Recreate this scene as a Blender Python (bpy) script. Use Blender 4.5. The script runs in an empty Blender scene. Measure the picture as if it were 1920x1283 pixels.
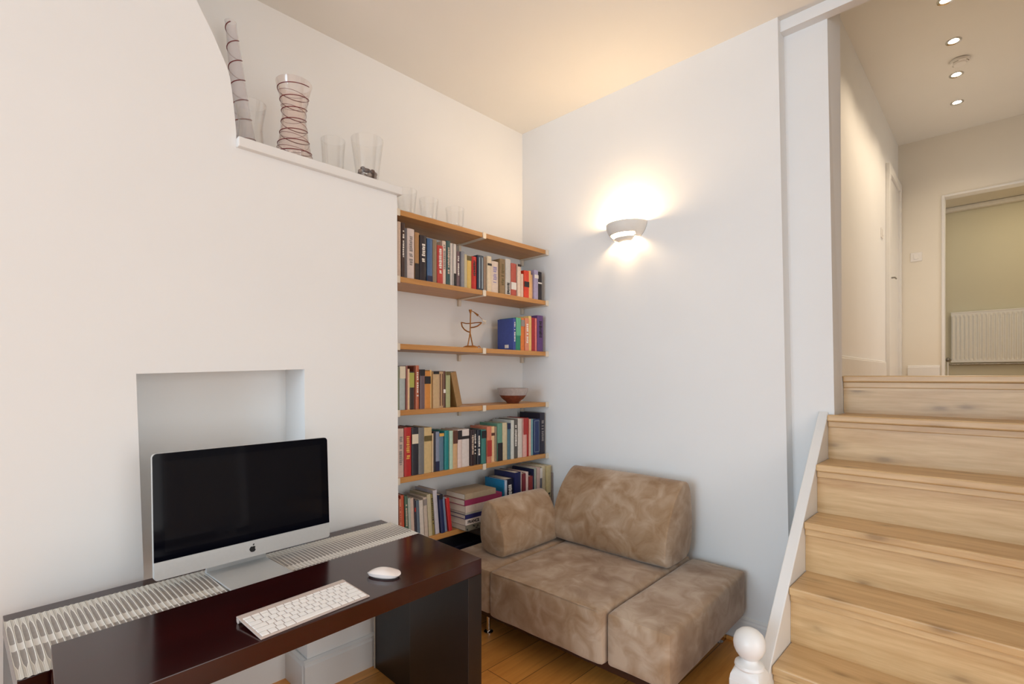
import bpy, bmesh, math, random
from mathutils import Vector, Matrix

random.seed(7)
scene = bpy.context.scene
COL = scene.collection
PI = math.pi
H_EYE = 1.15

# ------------------------------------------------------------------ camera
cam_d = bpy.data.cameras.new('camera')
cam_d.sensor_width = 36.0
cam_d.lens = 944.7 / 1920 * 36.0
cam_d.shift_y = 0.0341
cam_d.clip_start = 0.02
cam = bpy.data.objects.new('camera', cam_d)
COL.objects.link(cam)
cam.location = (0, 0, H_EYE)
cam.rotation_euler = (PI / 2, 0, -math.radians(45.77))
scene.camera = cam

scene.view_settings.view_transform = 'Standard'
scene.view_settings.look = 'None'
scene.view_settings.gamma = 1
scene.view_settings.use_curve_mapping = False
scene.view_settings.exposure = -0.06
scene.cycles.transparent_max_bounces = 32

# ------------------------------------------------------------------ world
w = bpy.data.worlds.new('world')
scene.world = w
w.use_nodes = True
w.node_tree.nodes['Background'].inputs[0].default_value = (0.75, 0.85, 1.0, 1)
w.node_tree.nodes['Background'].inputs[1].default_value = 0.6

# ------------------------------------------------------------------ daylight through the two windows
def area(name, loc, rot, sx, sy, power, color, spread=PI):
    d = bpy.data.lights.new(name, 'AREA')
    d.shape = 'RECTANGLE'
    d.size, d.size_y = sx, sy
    d.energy = power
    d.color = color
    d.spread = spread
    o = bpy.data.objects.new(name, d)
    COL.objects.link(o)
    o.location = loc
    o.rotation_euler = rot
    return o

area('daylight_left', (-4.58, 0.55, 1.30), (0, -PI / 2, 0), 2.2, 2.4, 142, (0.63, 0.83, 1.0))
area('daylight_rear', (0.75, -2.28, 1.10), (PI / 2, 0, 0), 1.6, 1.9, 40, (0.96, 0.95, 0.92))

# ------------------------------------------------------------------ colour and material helpers
def lin(c):
    c = c / 255.0
    return c / 12.92 if c <= 0.04045 else ((c + 0.055) / 1.055) ** 2.4

def rgb(r, g, b):
    return (lin(r), lin(g), lin(b), 1.0)

MATS = {}

class NT:
    def __init__(self, name):
        self.m = bpy.data.materials.new(name)
        self.m.use_nodes = True
        self.t = self.m.node_tree
        self.b = self.t.nodes['Principled BSDF']
        self.out = self.t.nodes['Material Output']

    def n(self, typ, **kw):
        nd = self.t.nodes.new(typ)
        for k, v in kw.items():
            if k in nd.inputs:
                nd.inputs[k].default_value = v
            else:
                setattr(nd, k, v)
        return nd

    def l(self, a, b):
        self.t.links.new(a, b)

    def math(self, op, a, b=None, clamp=False):
        nd = self.t.nodes.new('ShaderNodeMath')
        nd.operation = op
        nd.use_clamp = clamp
        for i, v in enumerate((a, b)):
            if v is None:
                continue
            if isinstance(v, (int, float)):
                nd.inputs[i].default_value = v
            else:
                self.l(v, nd.inputs[i])
        return nd.outputs[0]

    def mix(self, f, a, b, mode='MIX'):
        nd = self.t.nodes.new('ShaderNodeMix')
        nd.data_type = 'RGBA'
        nd.blend_type = mode
        for sock, v in ((nd.inputs[0], f), (nd.inputs[6], a), (nd.inputs[7], b)):
            if isinstance(v, (int, float)):
                sock.default_value = v
            elif isinstance(v, tuple):
                sock.default_value = v
            else:
                self.l(v, sock)
        return nd.outputs[2]

    def ramp(self, f, stops):
        nd = self.t.nodes.new('ShaderNodeValToRGB')
        e = nd.color_ramp.elements
        while len(e) < len(stops):
            e.new(0.5)
        for el, (p, c) in zip(e, stops):
            el.position = p
            el.color = c if isinstance(c, tuple) else (c, c, c, 1)
        self.l(f, nd.inputs[0])
        return nd.outputs[0]

    def coords(self, scale=(1, 1, 1), kind='Object', rnd=False):
        tc = self.n('ShaderNodeTexCoord')
        mp = self.n('ShaderNodeMapping')
        mp.inputs['Scale'].default_value = scale
        v = tc.outputs[kind]
        if rnd:
            oi = self.n('ShaderNodeObjectInfo')
            sc = self.math('MULTIPLY', oi.outputs['Random'], 17.0)
            ad = self.n('ShaderNodeVectorMath', operation='ADD')
            self.l(v, ad.inputs[0])
            self.l(sc, ad.inputs[1])
            v = ad.outputs[0]
        self.l(v, mp.inputs[0])
        return mp.outputs[0]

    def noise(self, vec, scale, detail=3, rough=0.5, dist=0.0):
        nd = self.n('ShaderNodeTexNoise')
        nd.inputs['Scale'].default_value = scale
        nd.inputs['Detail'].default_value = detail
        nd.inputs['Roughness'].default_value = rough
        nd.inputs['Distortion'].default_value = dist
        self.l(vec, nd.inputs['Vector'])
        return nd.outputs[0]

    def bump(self, h, strength=0.2, dist=0.002):
        nd = self.n('ShaderNodeBump')
        nd.inputs['Strength'].default_value = strength
        nd.inputs['Distance'].default_value = dist
        self.l(h, nd.inputs['Height'])
        self.l(nd.outputs[0], self.b.inputs['Normal'])

    def set(self, **kw):
        for k, v in kw.items():
            self.b.inputs[k.replace('_', ' ')].default_value = v
        return self

def plain(name, c, rough=0.6, metal=0.0, var=0.06, nscale=40.0, spec=0.5, coat=0.0, bump=0.0):
    if name in MATS:
        return MATS[name]
    t = NT(name)
    v = t.coords()
    f = t.noise(v, nscale, 3)
    dk = tuple(x * (1 - var) for x in c[:3]) + (1,)
    lt = tuple(min(1, x * (1 + var)) for x in c[:3]) + (1,)
    t.l(t.ramp(f, [(0.3, dk), (0.7, lt)]), t.b.inputs['Base Color'])
    t.set(Roughness=rough, Metallic=metal)
    t.b.inputs['Specular IOR Level'].default_value = spec
    t.b.inputs['Coat Weight'].default_value = coat
    if bump:
        t.bump(f, bump, 0.001)
    MATS[name] = t.m
    return t.m

def wood(name, light, dark, grain, rough=0.4, knots=0.0, coat=0.0, contrast=0.5, spec=0.5, planks=None, rnd=True):
    t = NT(name)
    v = t.coords(grain, rnd=rnd and not planks)
    n1 = t.noise(v, 1.0, 6, 0.6, 1.2)
    n2 = t.noise(v, 5.5, 3, 0.6, 0.3)
    f = t.math('ADD', t.math('MULTIPLY', n1, 0.65), t.math('MULTIPLY', n2, 0.35))
    lo, hi = 0.5 - 0.5 * (1 - contrast) * 0.6 - 0.06, 0.5 + 0.5 * (1 - contrast) * 0.6 + 0.06
    c = t.ramp(f, [(lo, dark), (hi, light)])
    if planks:
        tc = t.n('ShaderNodeTexCoord')
        br = t.n('ShaderNodeTexBrick')
        br.offset = 0.37
        br.inputs['Scale'].default_value = 1.0
        br.inputs['Mortar Size'].default_value = 0.0016
        br.inputs['Brick Width'].default_value = planks[0]
        br.inputs['Row Height'].default_value = planks[1]
        br.inputs['Color1'].default_value = (0.92, 0.88, 0.82, 1)
        br.inputs['Color2'].default_value = (1.2, 1.18, 1.12, 1)
        br.inputs['Mortar'].default_value = (0.32, 0.28, 0.25, 1)
        t.l(tc.outputs['Object'], br.inputs['Vector'])
        c = t.mix(1.0, c, br.outputs['Color'], 'MULTIPLY')
    if knots:
        kv = t.coords((1, 1, 1), rnd=rnd)
        sx = t.n('ShaderNodeSeparateXYZ')
        t.l(kv, sx.inputs[0])
        cb = t.n('ShaderNodeCombineXYZ')
        t.l(t.math('MULTIPLY', sx.outputs[1], 3.4), cb.inputs[0])
        t.l(t.math('MULTIPLY', t.math('ADD', sx.outputs[0], sx.outputs[2]), 9.0), cb.inputs[1])
        vo = t.n('ShaderNodeTexVoronoi')
        vo.voronoi_dimensions = '2D'
        vo.inputs['Scale'].default_value = 1.0
        t.l(cb.outputs[0], vo.inputs['Vector'])
        pick = t.math('GREATER_THAN', vo.outputs['Color'], 0.42)
        k = t.ramp(t.math('ADD', vo.outputs['Distance'], t.math('MULTIPLY', t.math('SUBTRACT', n1, 0.5), 0.35)), [(0.02, 1.0), (0.10, 0.35), (0.24, 0.0)])
        k = t.math('MULTIPLY', k, pick)
        c = t.mix(t.math('MULTIPLY', k, knots), c, tuple(x * 0.42 for x in dark[:3]) + (1,))
    t.l(c, t.b.inputs['Base Color'])
    t.set(Roughness=rough)
    t.b.inputs['Specular IOR Level'].default_value = spec
    t.b.inputs['Coat Weight'].default_value = coat
    t.b.inputs['Coat Roughness'].default_value = 0.12
    t.bump(f, 0.06, 0.001)
    MATS[name] = t.m
    return t.m

def glass(name, tint=(1, 1, 1, 1), edge=1.6):
    t = NT(name)
    tr = t.n('ShaderNodeBsdfTransparent')
    tr.inputs[0].default_value = tint
    gl = t.n('ShaderNodeBsdfGlossy')
    gl.inputs['Roughness'].default_value = 0.03
    fr = t.n('ShaderNodeLayerWeight')
    fr.inputs['Blend'].default_value = 0.5
    f = t.math('ADD', t.math('MULTIPLY', t.math('POWER', fr.outputs['Facing'], 2.2), 0.5), 0.05, True)
    mx = t.n('ShaderNodeMixShader')
    t.l(f, mx.inputs[0])
    t.l(tr.outputs[0], mx.inputs[1])
    t.l(gl.outputs[0], mx.inputs[2])
    t.l(mx.outputs[0], t.out.inputs['Surface'])
    t.t.nodes.remove(t.b)
    MATS[name] = t.m
    return t.m

def glow(name, c, strength):
    t = NT(name)
    t.set(Roughness=0.4)
    t.b.inputs['Base Color'].default_value = c
    t.b.inputs['Emission Color'].default_value = c
    t.b.inputs['Emission Strength'].default_value = strength
    MATS[name] = t.m
    return t.m

# ------------------------------------------------------------------ mesh helpers (world coordinates)
def box(bm, x0, x1, y0, y1, z0, z1):
    vs = [bm.verts.new(p) for p in ((x0, y0, z0), (x1, y0, z0), (x1, y1, z0), (x0, y1, z0),
                                    (x0, y0, z1), (x1, y0, z1), (x1, y1, z1), (x0, y1, z1))]
    for f in ((3, 2, 1, 0), (4, 5, 6, 7), (0, 1, 5, 4), (1, 2, 6, 5), (2, 3, 7, 6), (3, 0, 4, 7)):
        bm.faces.new([vs[i] for i in f])
    return vs

def prism(bm, ring0, ring1):
    """closed solid between two polygons with the same number of corners"""
    a = [bm.verts.new(p) for p in ring0]
    b = [bm.verts.new(p) for p in ring1]
    n = len(a)
    bm.faces.new(list(reversed(a)))
    bm.faces.new(b)
    for i in range(n):
        j = (i + 1) % n
        bm.faces.new((a[i], a[j], b[j], b[i]))
    return a, b

def slab(bm, quad, z0, z1):
    return prism(bm, [(x, y, z0) for x, y in quad], [(x, y, z1) for x, y in quad])

def lathe(bm, prof, cx, cy, seg=32, axis=None, closed=False):
    """revolve (r, z) profile around a vertical axis"""
    rings = []
    for r, z in prof:
        if r < 1e-6:
            rings.append([bm.verts.new((cx, cy, z))])
        else:
            rings.append([bm.verts.new((cx + r * math.cos(2 * PI * k / seg), cy + r * math.sin(2 * PI * k / seg), z)) for k in range(seg)])
    pairs = list(zip(rings[:-1], rings[1:]))
    if closed:
        pairs.append((rings[-1], rings[0]))
    for a, b in pairs:
        for k in range(seg):
            k2 = (k + 1) % seg
            if len(a) == 1 and len(b) == 1:
                continue
            if len(a) == 1:
                bm.faces.new((a[0], b[k2], b[k]))
            elif len(b) == 1:
                bm.faces.new((a[k], a[k2], b[0]))
            else:
                bm.faces.new((a[k], a[k2], b[k2], b[k]))
    return rings

def tube(bm, pts, r, seg=8, r1=None, cap=True):
    pts = [Vector(p) for p in pts]
    n = len(pts)
    rings = []
    up = None
    for i, p in enumerate(pts):
        d = (pts[min(i + 1, n - 1)] - pts[max(i - 1, 0)]).normalized()
        if up is None:
            up = Vector((0, 0, 1)) if abs(d.z) < 0.9 else Vector((1, 0, 0))
        s = d.cross(up).normalized()
        u = s.cross(d).normalized()
        up = u
        rr = r if r1 is None else r + (r1 - r) * i / (n - 1)
        rings.append([bm.verts.new(p + s * (rr * math.cos(2 * PI * k / seg)) + u * (rr * math.sin(2 * PI * k / seg))) for k in range(seg)])
    for a, b in zip(rings[:-1], rings[1:]):
        for k in range(seg):
            k2 = (k + 1) % seg
            bm.faces.new((a[k], a[k2], b[k2], b[k]))
    if cap:
        bm.faces.new(list(reversed(rings[0])))
        bm.faces.new(rings[-1])

def ball(bm, c, r, sz=1.0, seg=20):
    m = Matrix.Translation(c) @ Matrix.Diagonal((1, 1, sz, 1))
    bmesh.ops.create_uvsphere(bm, u_segments=seg, v_segments=seg // 2 + 2, radius=r, matrix=m)

def rbox(bm, x0, x1, y0, y1, z0, z1, r, n=10, puff=(0, 0, 0), wob=0.0, seed=0):
    """rounded, slightly puffed block for upholstery"""
    c = Vector(((x0 + x1) / 2, (y0 + y1) / 2, (z0 + z1) / 2))
    h = Vector(((x1 - x0) / 2, (y1 - y0) / 2, (z1 - z0) / 2))
    inner = Vector((h.x - r, h.y - r, h.z - r))
    tmp = bmesh.new()
    bmesh.ops.create_cube(tmp, size=2.0)
    bmesh.ops.subdivide_edges(tmp, edges=tmp.edges[:], cuts=n, use_grid_fill=True)
    rnd = random.Random(seed)
    ph = [rnd.uniform(0, 6) for _ in range(6)]
    vm = {}
    for v in tmp.verts:
        u = v.co.copy()
        s = Vector([math.copysign(abs(k) ** 0.62 if abs(k) > 0 else 0, k) for k in u])
        p = Vector((s.x * h.x, s.y * h.y, s.z * h.z))
        q = Vector((max(-inner.x, min(inner.x, p.x)), max(-inner.y, min(inner.y, p.y)), max(-inner.z, min(inner.z, p.z))))
        d = p - q
        if d.length > 1e-9:
            p = q + d.normalized() * r
        bx = (1 - u.y ** 2) * (1 - u.z ** 2)
        by = (1 - u.x ** 2) * (1 - u.z ** 2)
        bz = (1 - u.x ** 2) * (1 - u.y ** 2)
        p.x += math.copysign(puff[0] * bx, u.x) if abs(u.x) > 0.99 else 0
        p.y += math.copysign(puff[1] * by, u.y) if abs(u.y) > 0.99 else 0
        p.z += math.copysign(puff[2] * bz, u.z) if abs(u.z) > 0.99 else 0
        if wob:
            p += Vector((math.sin(p.y * 31 + ph[0]) * math.sin(p.z * 27 + ph[1]), math.sin(p.x * 29 + ph[2]) * math.sin(p.z * 33 + ph[3]),
                         math.sin(p.x * 26 + ph[4]) * math.sin(p.y * 30 + ph[5]))) * wob
        vm[v] = bm.verts.new(c + p)
    for f in tmp.faces:
        bm.faces.new([vm[v] for v in f.verts])
    tmp.free()

def obj(name, bm, mat, parent=None, smooth=False, bevel=0.0, kind=None, seg=2):
    me = bpy.data.meshes.new(name)
    bmesh.ops.recalc_face_normals(bm, faces=bm.faces[:])
    o = bpy.data.objects.new(name, me)
    COL.objects.link(o)
    if parent is not None:
        off = wloc(parent)
        bmesh.ops.translate(bm, verts=bm.verts[:], vec=-off)
        o.parent = parent
        o['_base'] = list(off)
    bm.to_mesh(me)
    bm.free()
    if mat is not None:
        me.materials.append(mat)
    if smooth:
        for p in me.polygons:
            p.use_smooth = True
        me.set_sharp_from_angle(angle=math.radians(42))
    if bevel:
        md = o.modifiers.new('bevel', 'BEVEL')
        md.width = bevel
        md.segments = seg
        md.limit_method = 'ANGLE'
        md.angle_limit = math.radians(40)
    if kind:
        o['kind'] = kind
    return o

def wloc(o):
    v = Vector((0, 0, 0))
    while o is not None:
        v += Vector(o.location)
        o = o.parent
    return v

def tag(o, label, cat, group=None):
    o['label'] = label
    o['category'] = cat
    if group:
        o['group'] = group
    return o

def thing(name, label, cat, loc, group=None):
    o = bpy.data.objects.new(name, None)
    o.empty_display_size = 0.05
    COL.objects.link(o)
    o.location = loc
    return tag(o, label, cat, group)

def boxobj(name, dims, mat, parent=None, bevel=0.0, kind=None):
    bm = bmesh.new()
    box(bm, *dims)
    return obj(name, bm, mat, parent, bevel=bevel, kind=kind)

def structure(name, bm, mat, bevel=0.0, parent=None):
    o = obj(name, bm, mat, parent, bevel=bevel)
    if parent is None:
        o['kind'] = 'structure'
    return o

# ------------------------------------------------------------------ materials
M_wall = plain('wall_paint', (0.85, 0.848, 0.84, 1), 0.7, var=0.012, nscale=2.5, spec=0.2, bump=0.02)
M_hall = plain('hall_paint', (0.82, 0.775, 0.69, 1), 0.7, var=0.012, nscale=2.5, spec=0.2)
M_ceil = plain('ceiling_paint', (0.83, 0.815, 0.78, 1), 0.8, var=0.01, nscale=2.5, spec=0.1)
M_gloss = plain('white_gloss_paint', (0.80, 0.79, 0.775, 1), 0.35, var=0.015, nscale=8)
M_floor = wood('oak_floor_boards', rgb(246, 178, 94), rgb(204, 130, 58), (1.3, 16, 16), 0.3, planks=(1.35, 0.145), contrast=0.35)
M_stair = wood('pale_oak_steps', rgb(232, 200, 152), rgb(182, 138, 86), (14, 1.1, 14), 0.36, knots=0.6, contrast=0.45)
M_shelf = wood('golden_oak_shelf', rgb(210, 156, 92), rgb(170, 114, 58), (1.6, 22, 22), 0.4, contrast=0.3)
M_table = wood('dark_mahogany', rgb(56, 10, 9), rgb(28, 6, 6), (1.6, 20, 20), 0.15, contrast=0.25, coat=0.10, spec=0.45)
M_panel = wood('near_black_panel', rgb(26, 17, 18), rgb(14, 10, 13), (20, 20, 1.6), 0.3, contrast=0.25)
M_clip = plain('brushed_pale_metal', rgb(226, 214, 196), 0.4, 0.15, 0.04)
M_steel = plain('dull_steel', rgb(150, 146, 140), 0.4, 0.8, 0.05)
M_chrome = plain('chrome', rgb(215, 215, 215), 0.12, 1.0, 0.02)
M_alu = plain('satin_aluminium', rgb(206, 206, 205), 0.38, 0.25, 0.015, nscale=120)
M_white = plain('white_plastic', rgb(238, 236, 234), 0.3, 0, 0.01)
M_black = plain('black_plastic', rgb(12, 12, 14), 0.4, 0, 0.02)
M_darkbase = wood('dark_stained_frame', rgb(58, 30, 20), rgb(34, 16, 12), (10, 1.2, 10), 0.4)
M_page = plain('book_pages', rgb(226, 217, 202), 0.8, 0, 0.06, nscale=300)
M_ceramic = plain('sconce_plaster', (0.78, 0.75, 0.70, 1), 0.6, 0, 0.015)
M_bronze = plain('brass_wire', rgb(150, 96, 40), 0.35, 0.7, 0.1)
M_brassbase = plain('brass_base', rgb(190, 128, 62), 0.35, 0.6, 0.1)
M_rad = plain('radiator_enamel', (0.87, 0.84, 0.77, 1), 0.4, 0, 0.01)
M_glass = glass('clear_glass', (0.996, 0.997, 0.996, 1))
M_pink = glass('pale_pink_glass', (0.985, 0.945, 0.93, 1))
M_stripe = plain('dark_red_glass_thread', rgb(112, 32, 36), 0.3, 0, 0.1)

# ================================================================== THE ROOM
Y_BACK, Y_CHIM, X_RIGHT, Z_CEIL = 2.118, 1.8085, 2.267, 2.644
X_REC, Z_LAND, Z_HALL = 2.345, 1.155, 3.715

bm = bmesh.new(); box(bm, -4.7, 2.6, -2.4, 2.25, -0.06, 0.0); structure('floor', bm, M_floor)
bm = bmesh.new(); box(bm, -4.7, 2.30, -2.4, 2.25, Z_CEIL, Z_CEIL + 0.08); structure('ceiling', bm, M_ceil)
bm = bmesh.new(); box(bm, -4.7, 2.45, Y_BACK, Y_BACK + 0.1, 0, Z_CEIL); structure('wall_back', bm, M_wall)

# chimney breast: sloping flue on the left, low shoulder on the right, niche cut out at the bottom
def xz(bm, pts, y0, y1):
    prism(bm, [(x, y0, z) for x, z in pts], [(x, y1, z) for x, z in pts])
bm = bmesh.new()
xz(bm, [(-4.6, 0), (0.3238, 0), (0.2878, 1.159), (-4.6, 1.159)], Y_CHIM, Y_BACK)
xz(bm, [(0.793, 0), (1.179, 0), (1.1738, 1.1777), (0.7814, 1.1777)], Y_CHIM, Y_BACK)
xz(bm, [(-4.6, 1.159), (0.2878, 1.159), (0.7814, 1.1777), (1.1738, 1.1777), (1.1707, 1.906), (0.5558, 1.906), (0.5558, 1.953),
        (0.5500, 2.02), (0.5425, 2.09), (0.5365, 2.13), (0.5270, 2.162), (0.5080, 2.203), (0.4884, 2.245), (0.4409, 2.3305), (0.267, Z_CEIL), (-4.6, Z_CEIL)], Y_CHIM, Y_BACK)
box(bm, 0.25, 0.83, 1.977, Y_BACK, 0, 1.2)
structure('wall_chimney', bm, M_wall)
bm = bmesh.new(); box(bm, 0.556, 1.1835, 1.786, Y_BACK, 1.906, 1.938); structure('trim_1', bm, M_gloss, bevel=0.003)

bm = bmesh.new()
prism(bm, [(X_RIGHT, 0.618, 0), (X_RIGHT, 2.2, 0), (X_RIGHT, 2.2, Z_CEIL), (X_RIGHT, 0.6687, Z_CEIL)],
      [(2.45, 0.618, 0), (2.45, 2.2, 0), (2.45, 2.2, Z_CEIL), (2.45, 0.6687, Z_CEIL)])
structure('wall_right', bm, M_wall)
bm = bmesh.new()
a = [(X_REC, 0.472, 0), (X_REC, 0.70, 0), (X_REC, 0.70, 3.75), (X_REC, 0.507, 3.75), (X_REC, 0.507, 2.6), (X_REC, 0.482, 1.0)]
b = [(2.47, 0.474, 0), (2.47, 0.95, 0), (2.47, 0.95, 3.75), (2.47, 0.487, 3.75), (2.47, 0.487, 2.6), (2.47, 0.4795, 1.0)]
prism(bm, a, b)
structure('wall_recess', bm, M_wall)
bm = bmesh.new(); box(bm, 2.30, 2.346, -2.4, 0.70, 2.597, 3.75); structure('trim_2', bm, M_wall)
bm = bmesh.new(); box(bm, 2.30, 2.47, -2.4, -0.62, 0, 2.597); structure('wall_stair', bm, M_wall)
bm = bmesh.new(); box(bm, 1.56, 2.295, -0.74, -0.63, 0, Z_CEIL - 0.002); structure('wall_light_block', bm, M_wall)  # unseen wall added to keep rear window light off jamb and steps

M_far = plain('far_room_paint', (0.76, 0.70, 0.52, 1), 0.7, var=0.012, nscale=2.5, spec=0.2)
# rear and left walls with the windows the daylight comes through
bm = bmesh.new()
box(bm, -4.7, -4.6, -2.4, -0.70, 0, Z_CEIL); box(bm, -4.7, -4.6, 1.80, 2.2, 0, Z_CEIL)
box(bm, -4.7, -4.6, -0.70, 1.80, 0, 0.15); box(bm, -4.7, -4.6, -0.70, 1.80, 2.42, Z_CEIL)
structure('wall_left', bm, M_wall)
bm = bmesh.new()
box(bm, -4.7, -0.10, -2.4, -2.3, 0, Z_CEIL); box(bm, 1.60, 2.3, -2.4, -2.3, 0, Z_CEIL)
box(bm, -0.10, 1.60, -2.4, -2.3, 0, 0.15); box(bm, -0.10, 1.60, -2.4, -2.3, 2.35, Z_CEIL)
structure('wall_rear', bm, M_wall)
bm = bmesh.new()
for yy in (-0.70, 0.52, 1.75):
    box(bm, -4.67, -4.63, yy, yy + 0.05, 0.15, 2.42)
for zz in (0.15, 1.4, 2.37):
    box(bm, -4.67, -4.63, -0.70, 1.80, zz, zz + 0.05)
structure('window_1', bm, M_gloss)
bm = bmesh.new()
for xx in (-0.10, 0.72, 1.55):
    box(bm, xx, xx + 0.05, -2.37, -2.33, 0.15, 2.35)
for zz in (0.15, 1.4, 2.30):
    box(bm, -0.10, 1.60, -2.37, -2.33, zz, zz + 0.05)
structure('window_2', bm, M_gloss)

# skirting boards
def skirting(name, x0, y0, x1, y1, nx, ny, h=0.112, t=0.016):
    """board on a wall running from (x0,y0) to (x1,y1); (nx,ny) points into the room"""
    bm = bmesh.new()
    prof = [(0, 0), (t, 0), (t, h - 0.022), (t * 0.75, h - 0.014), (t * 0.75, h - 0.008), (t * 0.3, h), (0, h)]
    prism(bm, [(x0 + nx * d, y0 + ny * d, z) for d, z in prof], [(x1 + nx * d, y1 + ny * d, z) for d, z in prof])
    return structure(name, bm, M_gloss)
skirting('baseboard_right', X_RIGHT, 0.625, X_RIGHT, 2.1, -1, 0)
skirting('baseboard_back', 1.18, Y_BACK, 2.25, Y_BACK, 0, -1)
skirting('baseboard_chimney', 0.777, Y_CHIM, 1.178, Y_CHIM, 0, -1, 0.125)
skirting('baseboard_niche', 0.79, Y_CHIM, 0.79, 1.977, -1, 0, 0.125)
skirting('baseboard_niche_back', 0.31, 1.977, 0.775, 1.977, 0, -1, 0.125)
skirting('baseboard_chimney_left', -4.6, Y_CHIM, 0.32, Y_CHIM, 0, -1, 0.125)
bm = bmesh.new(); box(bm, 2.238, 2.2505, 0.60, 2.1, 0, 0.016); structure('trim_3', bm, M_floor, bevel=0.004)

# ------------------------------------------------------------------ landing and hall above the steps
bm = bmesh.new(); box(bm, 2.49, 8.4, -0.95, 1.7, Z_LAND - 0.06, Z_LAND - 0.002); structure('floor_hall', bm, M_stair)
bm = bmesh.new(); box(bm, 2.346, 7.1, -0.95, 0.95, Z_HALL, Z_HALL + 0.06); structure('ceiling_hall', bm, M_ceil)
bm = bmesh.new(); box(bm, 2.47, 7.0, 0.83, 0.95, Z_LAND - 0.06, Z_HALL); box(bm, 2.4705, 2.60, 0.4795, 0.95, 0, Z_LAND - 0.008); structure('wall_hall_left', bm, M_wall)
bm = bmesh.new(); box(bm, 2.47, 8.4, -1.05, -0.95, Z_LAND - 0.06, Z_HALL); structure('wall_hall_right', bm, M_hall)
bm = bmesh.new()
box(bm, 7.0, 7.1, 0.4615, 0.95, Z_LAND - 0.06, Z_HALL); box(bm, 7.0, 7.1, -0.95, -0.55, Z_LAND - 0.06, Z_HALL)
box(bm, 7.0, 7.1, -0.55, 0.4615, 3.068, Z_HALL)
structure('wall_hall_end', bm, M_hall)
bm = bmesh.new(); box(bm, 8.25, 8.35, -0.95, 1.7, Z_LAND - 0.06, 3.3); structure('wall_far', bm, M_far)
bm = bmesh.new(); box(bm, 7.1, 8.25, 1.6, 1.7, Z_LAND - 0.06, 3.3); structure('wall_far_left', bm, M_far)
bm = bmesh.new(); box(bm, 7.1, 8.4, -0.95, 1.7, 3.23, 3.3); structure('ceiling_far', bm, M_hall)
skirting('baseboard_hall_left', 2.47, 0.83, 6.1, 0.83, 0, -1, 0.15).location = (0, 0, Z_LAND)
skirting('baseboard_hall_end', 7.0, 0.475, 7.0, 0.745, -1, 0, 0.12).location = (0, 0, Z_LAND)
bm = bmesh.new()     # lining of the opening
box(bm, 6.985, 7.115, 0.437, 0.462, Z_LAND, 3.068); box(bm, 6.985, 7.115, -0.55, -0.525, Z_LAND, 3.068); box(bm, 6.985, 7.115, -0.525, 0.437, 3.046, 3.068)
structure('trim_4', bm, M_gloss, bevel=0.003)
bm = bmesh.new(); box(bm, 8.17, 8.25, -0.95, 1.6, 3.17, 3.23); structure('trim_5', bm, M_hall, bevel=0.02)
bm = bmesh.new()     # closed door with its architrave on the hall's left wall
box(bm, 6.16, 6.25, 0.795, 0.83, Z_LAND, 3.27); box(bm, 6.90, 6.99, 0.795, 0.83, Z_LAND, 3.27); box(bm, 6.25, 6.90, 0.795, 0.83, 3.18, 3.27)
box(bm, 6.25, 6.90, 0.815, 0.828, Z_LAND, 3.18)
d1 = structure('door_1', bm, M_gloss, bevel=0.004)
bm = bmesh.new(); tube(bm, [(6.31, 0.815, 2.15), (6.31, 0.775, 2.15), (6.40, 0.775, 2.15)], 0.008); obj('door_handle', bm, M_steel, d1, True)

# ------------------------------------------------------------------ steps
st = thing('staircase', 'pale oak steps with knots rising to the hall beside a white side board', 'stairs', (1.9, 0.0, 0))
NOSE = [(1.475, 0.095), (1.645, 0.272), (1.8155, 0.4605), (1.99, 0.639), (2.15, 0.822), (2.318, 0.999), (2.468, Z_LAND)]
Y0S = -0.605
for i, (x, z) in enumerate(NOSE):
    zb = NOSE[i - 1][1] if i else 0.0
    xb = NOSE[i + 1][0] + 0.03 if i < 6 else x + 0.14
    bm = bmesh.new()
    if i < 5:
        box(bm, x, xb, Y0S, 0.5025 if i else 0.486, z - 0.026, z)
    elif i == 5:
        slab(bm, [(x, Y0S), (xb, Y0S), (xb, 0.476), (2.3435, 0.481), (2.3435, 0.5025), (x, 0.5025)], z - 0.026, z)
    else:
        slab(bm, [(x, Y0S), (xb, Y0S), (xb, 0.478), (x, 0.478)], z - 0.026, z)
    obj('tread', bm, M_stair, st, bevel=0.005)
    yr = 0.486 if i == 0 else (0.5025 if i < 6 else 0.4785)
    bm = bmesh.new()
    box(bm, x + 0.024, x + 0.042, Y0S, yr, zb, z - 0.026)
    obj('riser', bm, M_stair, st)
    bm = bmesh.new()
    box(bm, x + 0.014, x + 0.024, Y0S, yr, z - 0.026 - 0.024, z - 0.026)
    obj('nosing_strip', bm, M_stair, st, bevel=0.003)
bm = bmesh.new()
def ztop(x): return 0.985 + 1.045 * (x - 2.327)
xz(bm, [(1.593, 0), (2.3435, 0), (2.3435, ztop(2.3435)), (1.593, ztop(1.593))], 0.503, 0.530)
sb = obj('side_board', bm, M_gloss, st, bevel=0.003)
sb['label'] = 'white painted side board'
bm = bmesh.new()
xz(bm, [(1.593, ztop(1.593) - 0.004), (2.3435, ztop(2.3435) - 0.004), (2.3435, ztop(2.3435) + 0.009), (1.593, ztop(1.593) + 0.009)], 0.502, 0.537)
obj('capping', bm, M_gloss, sb, bevel=0.003)

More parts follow.
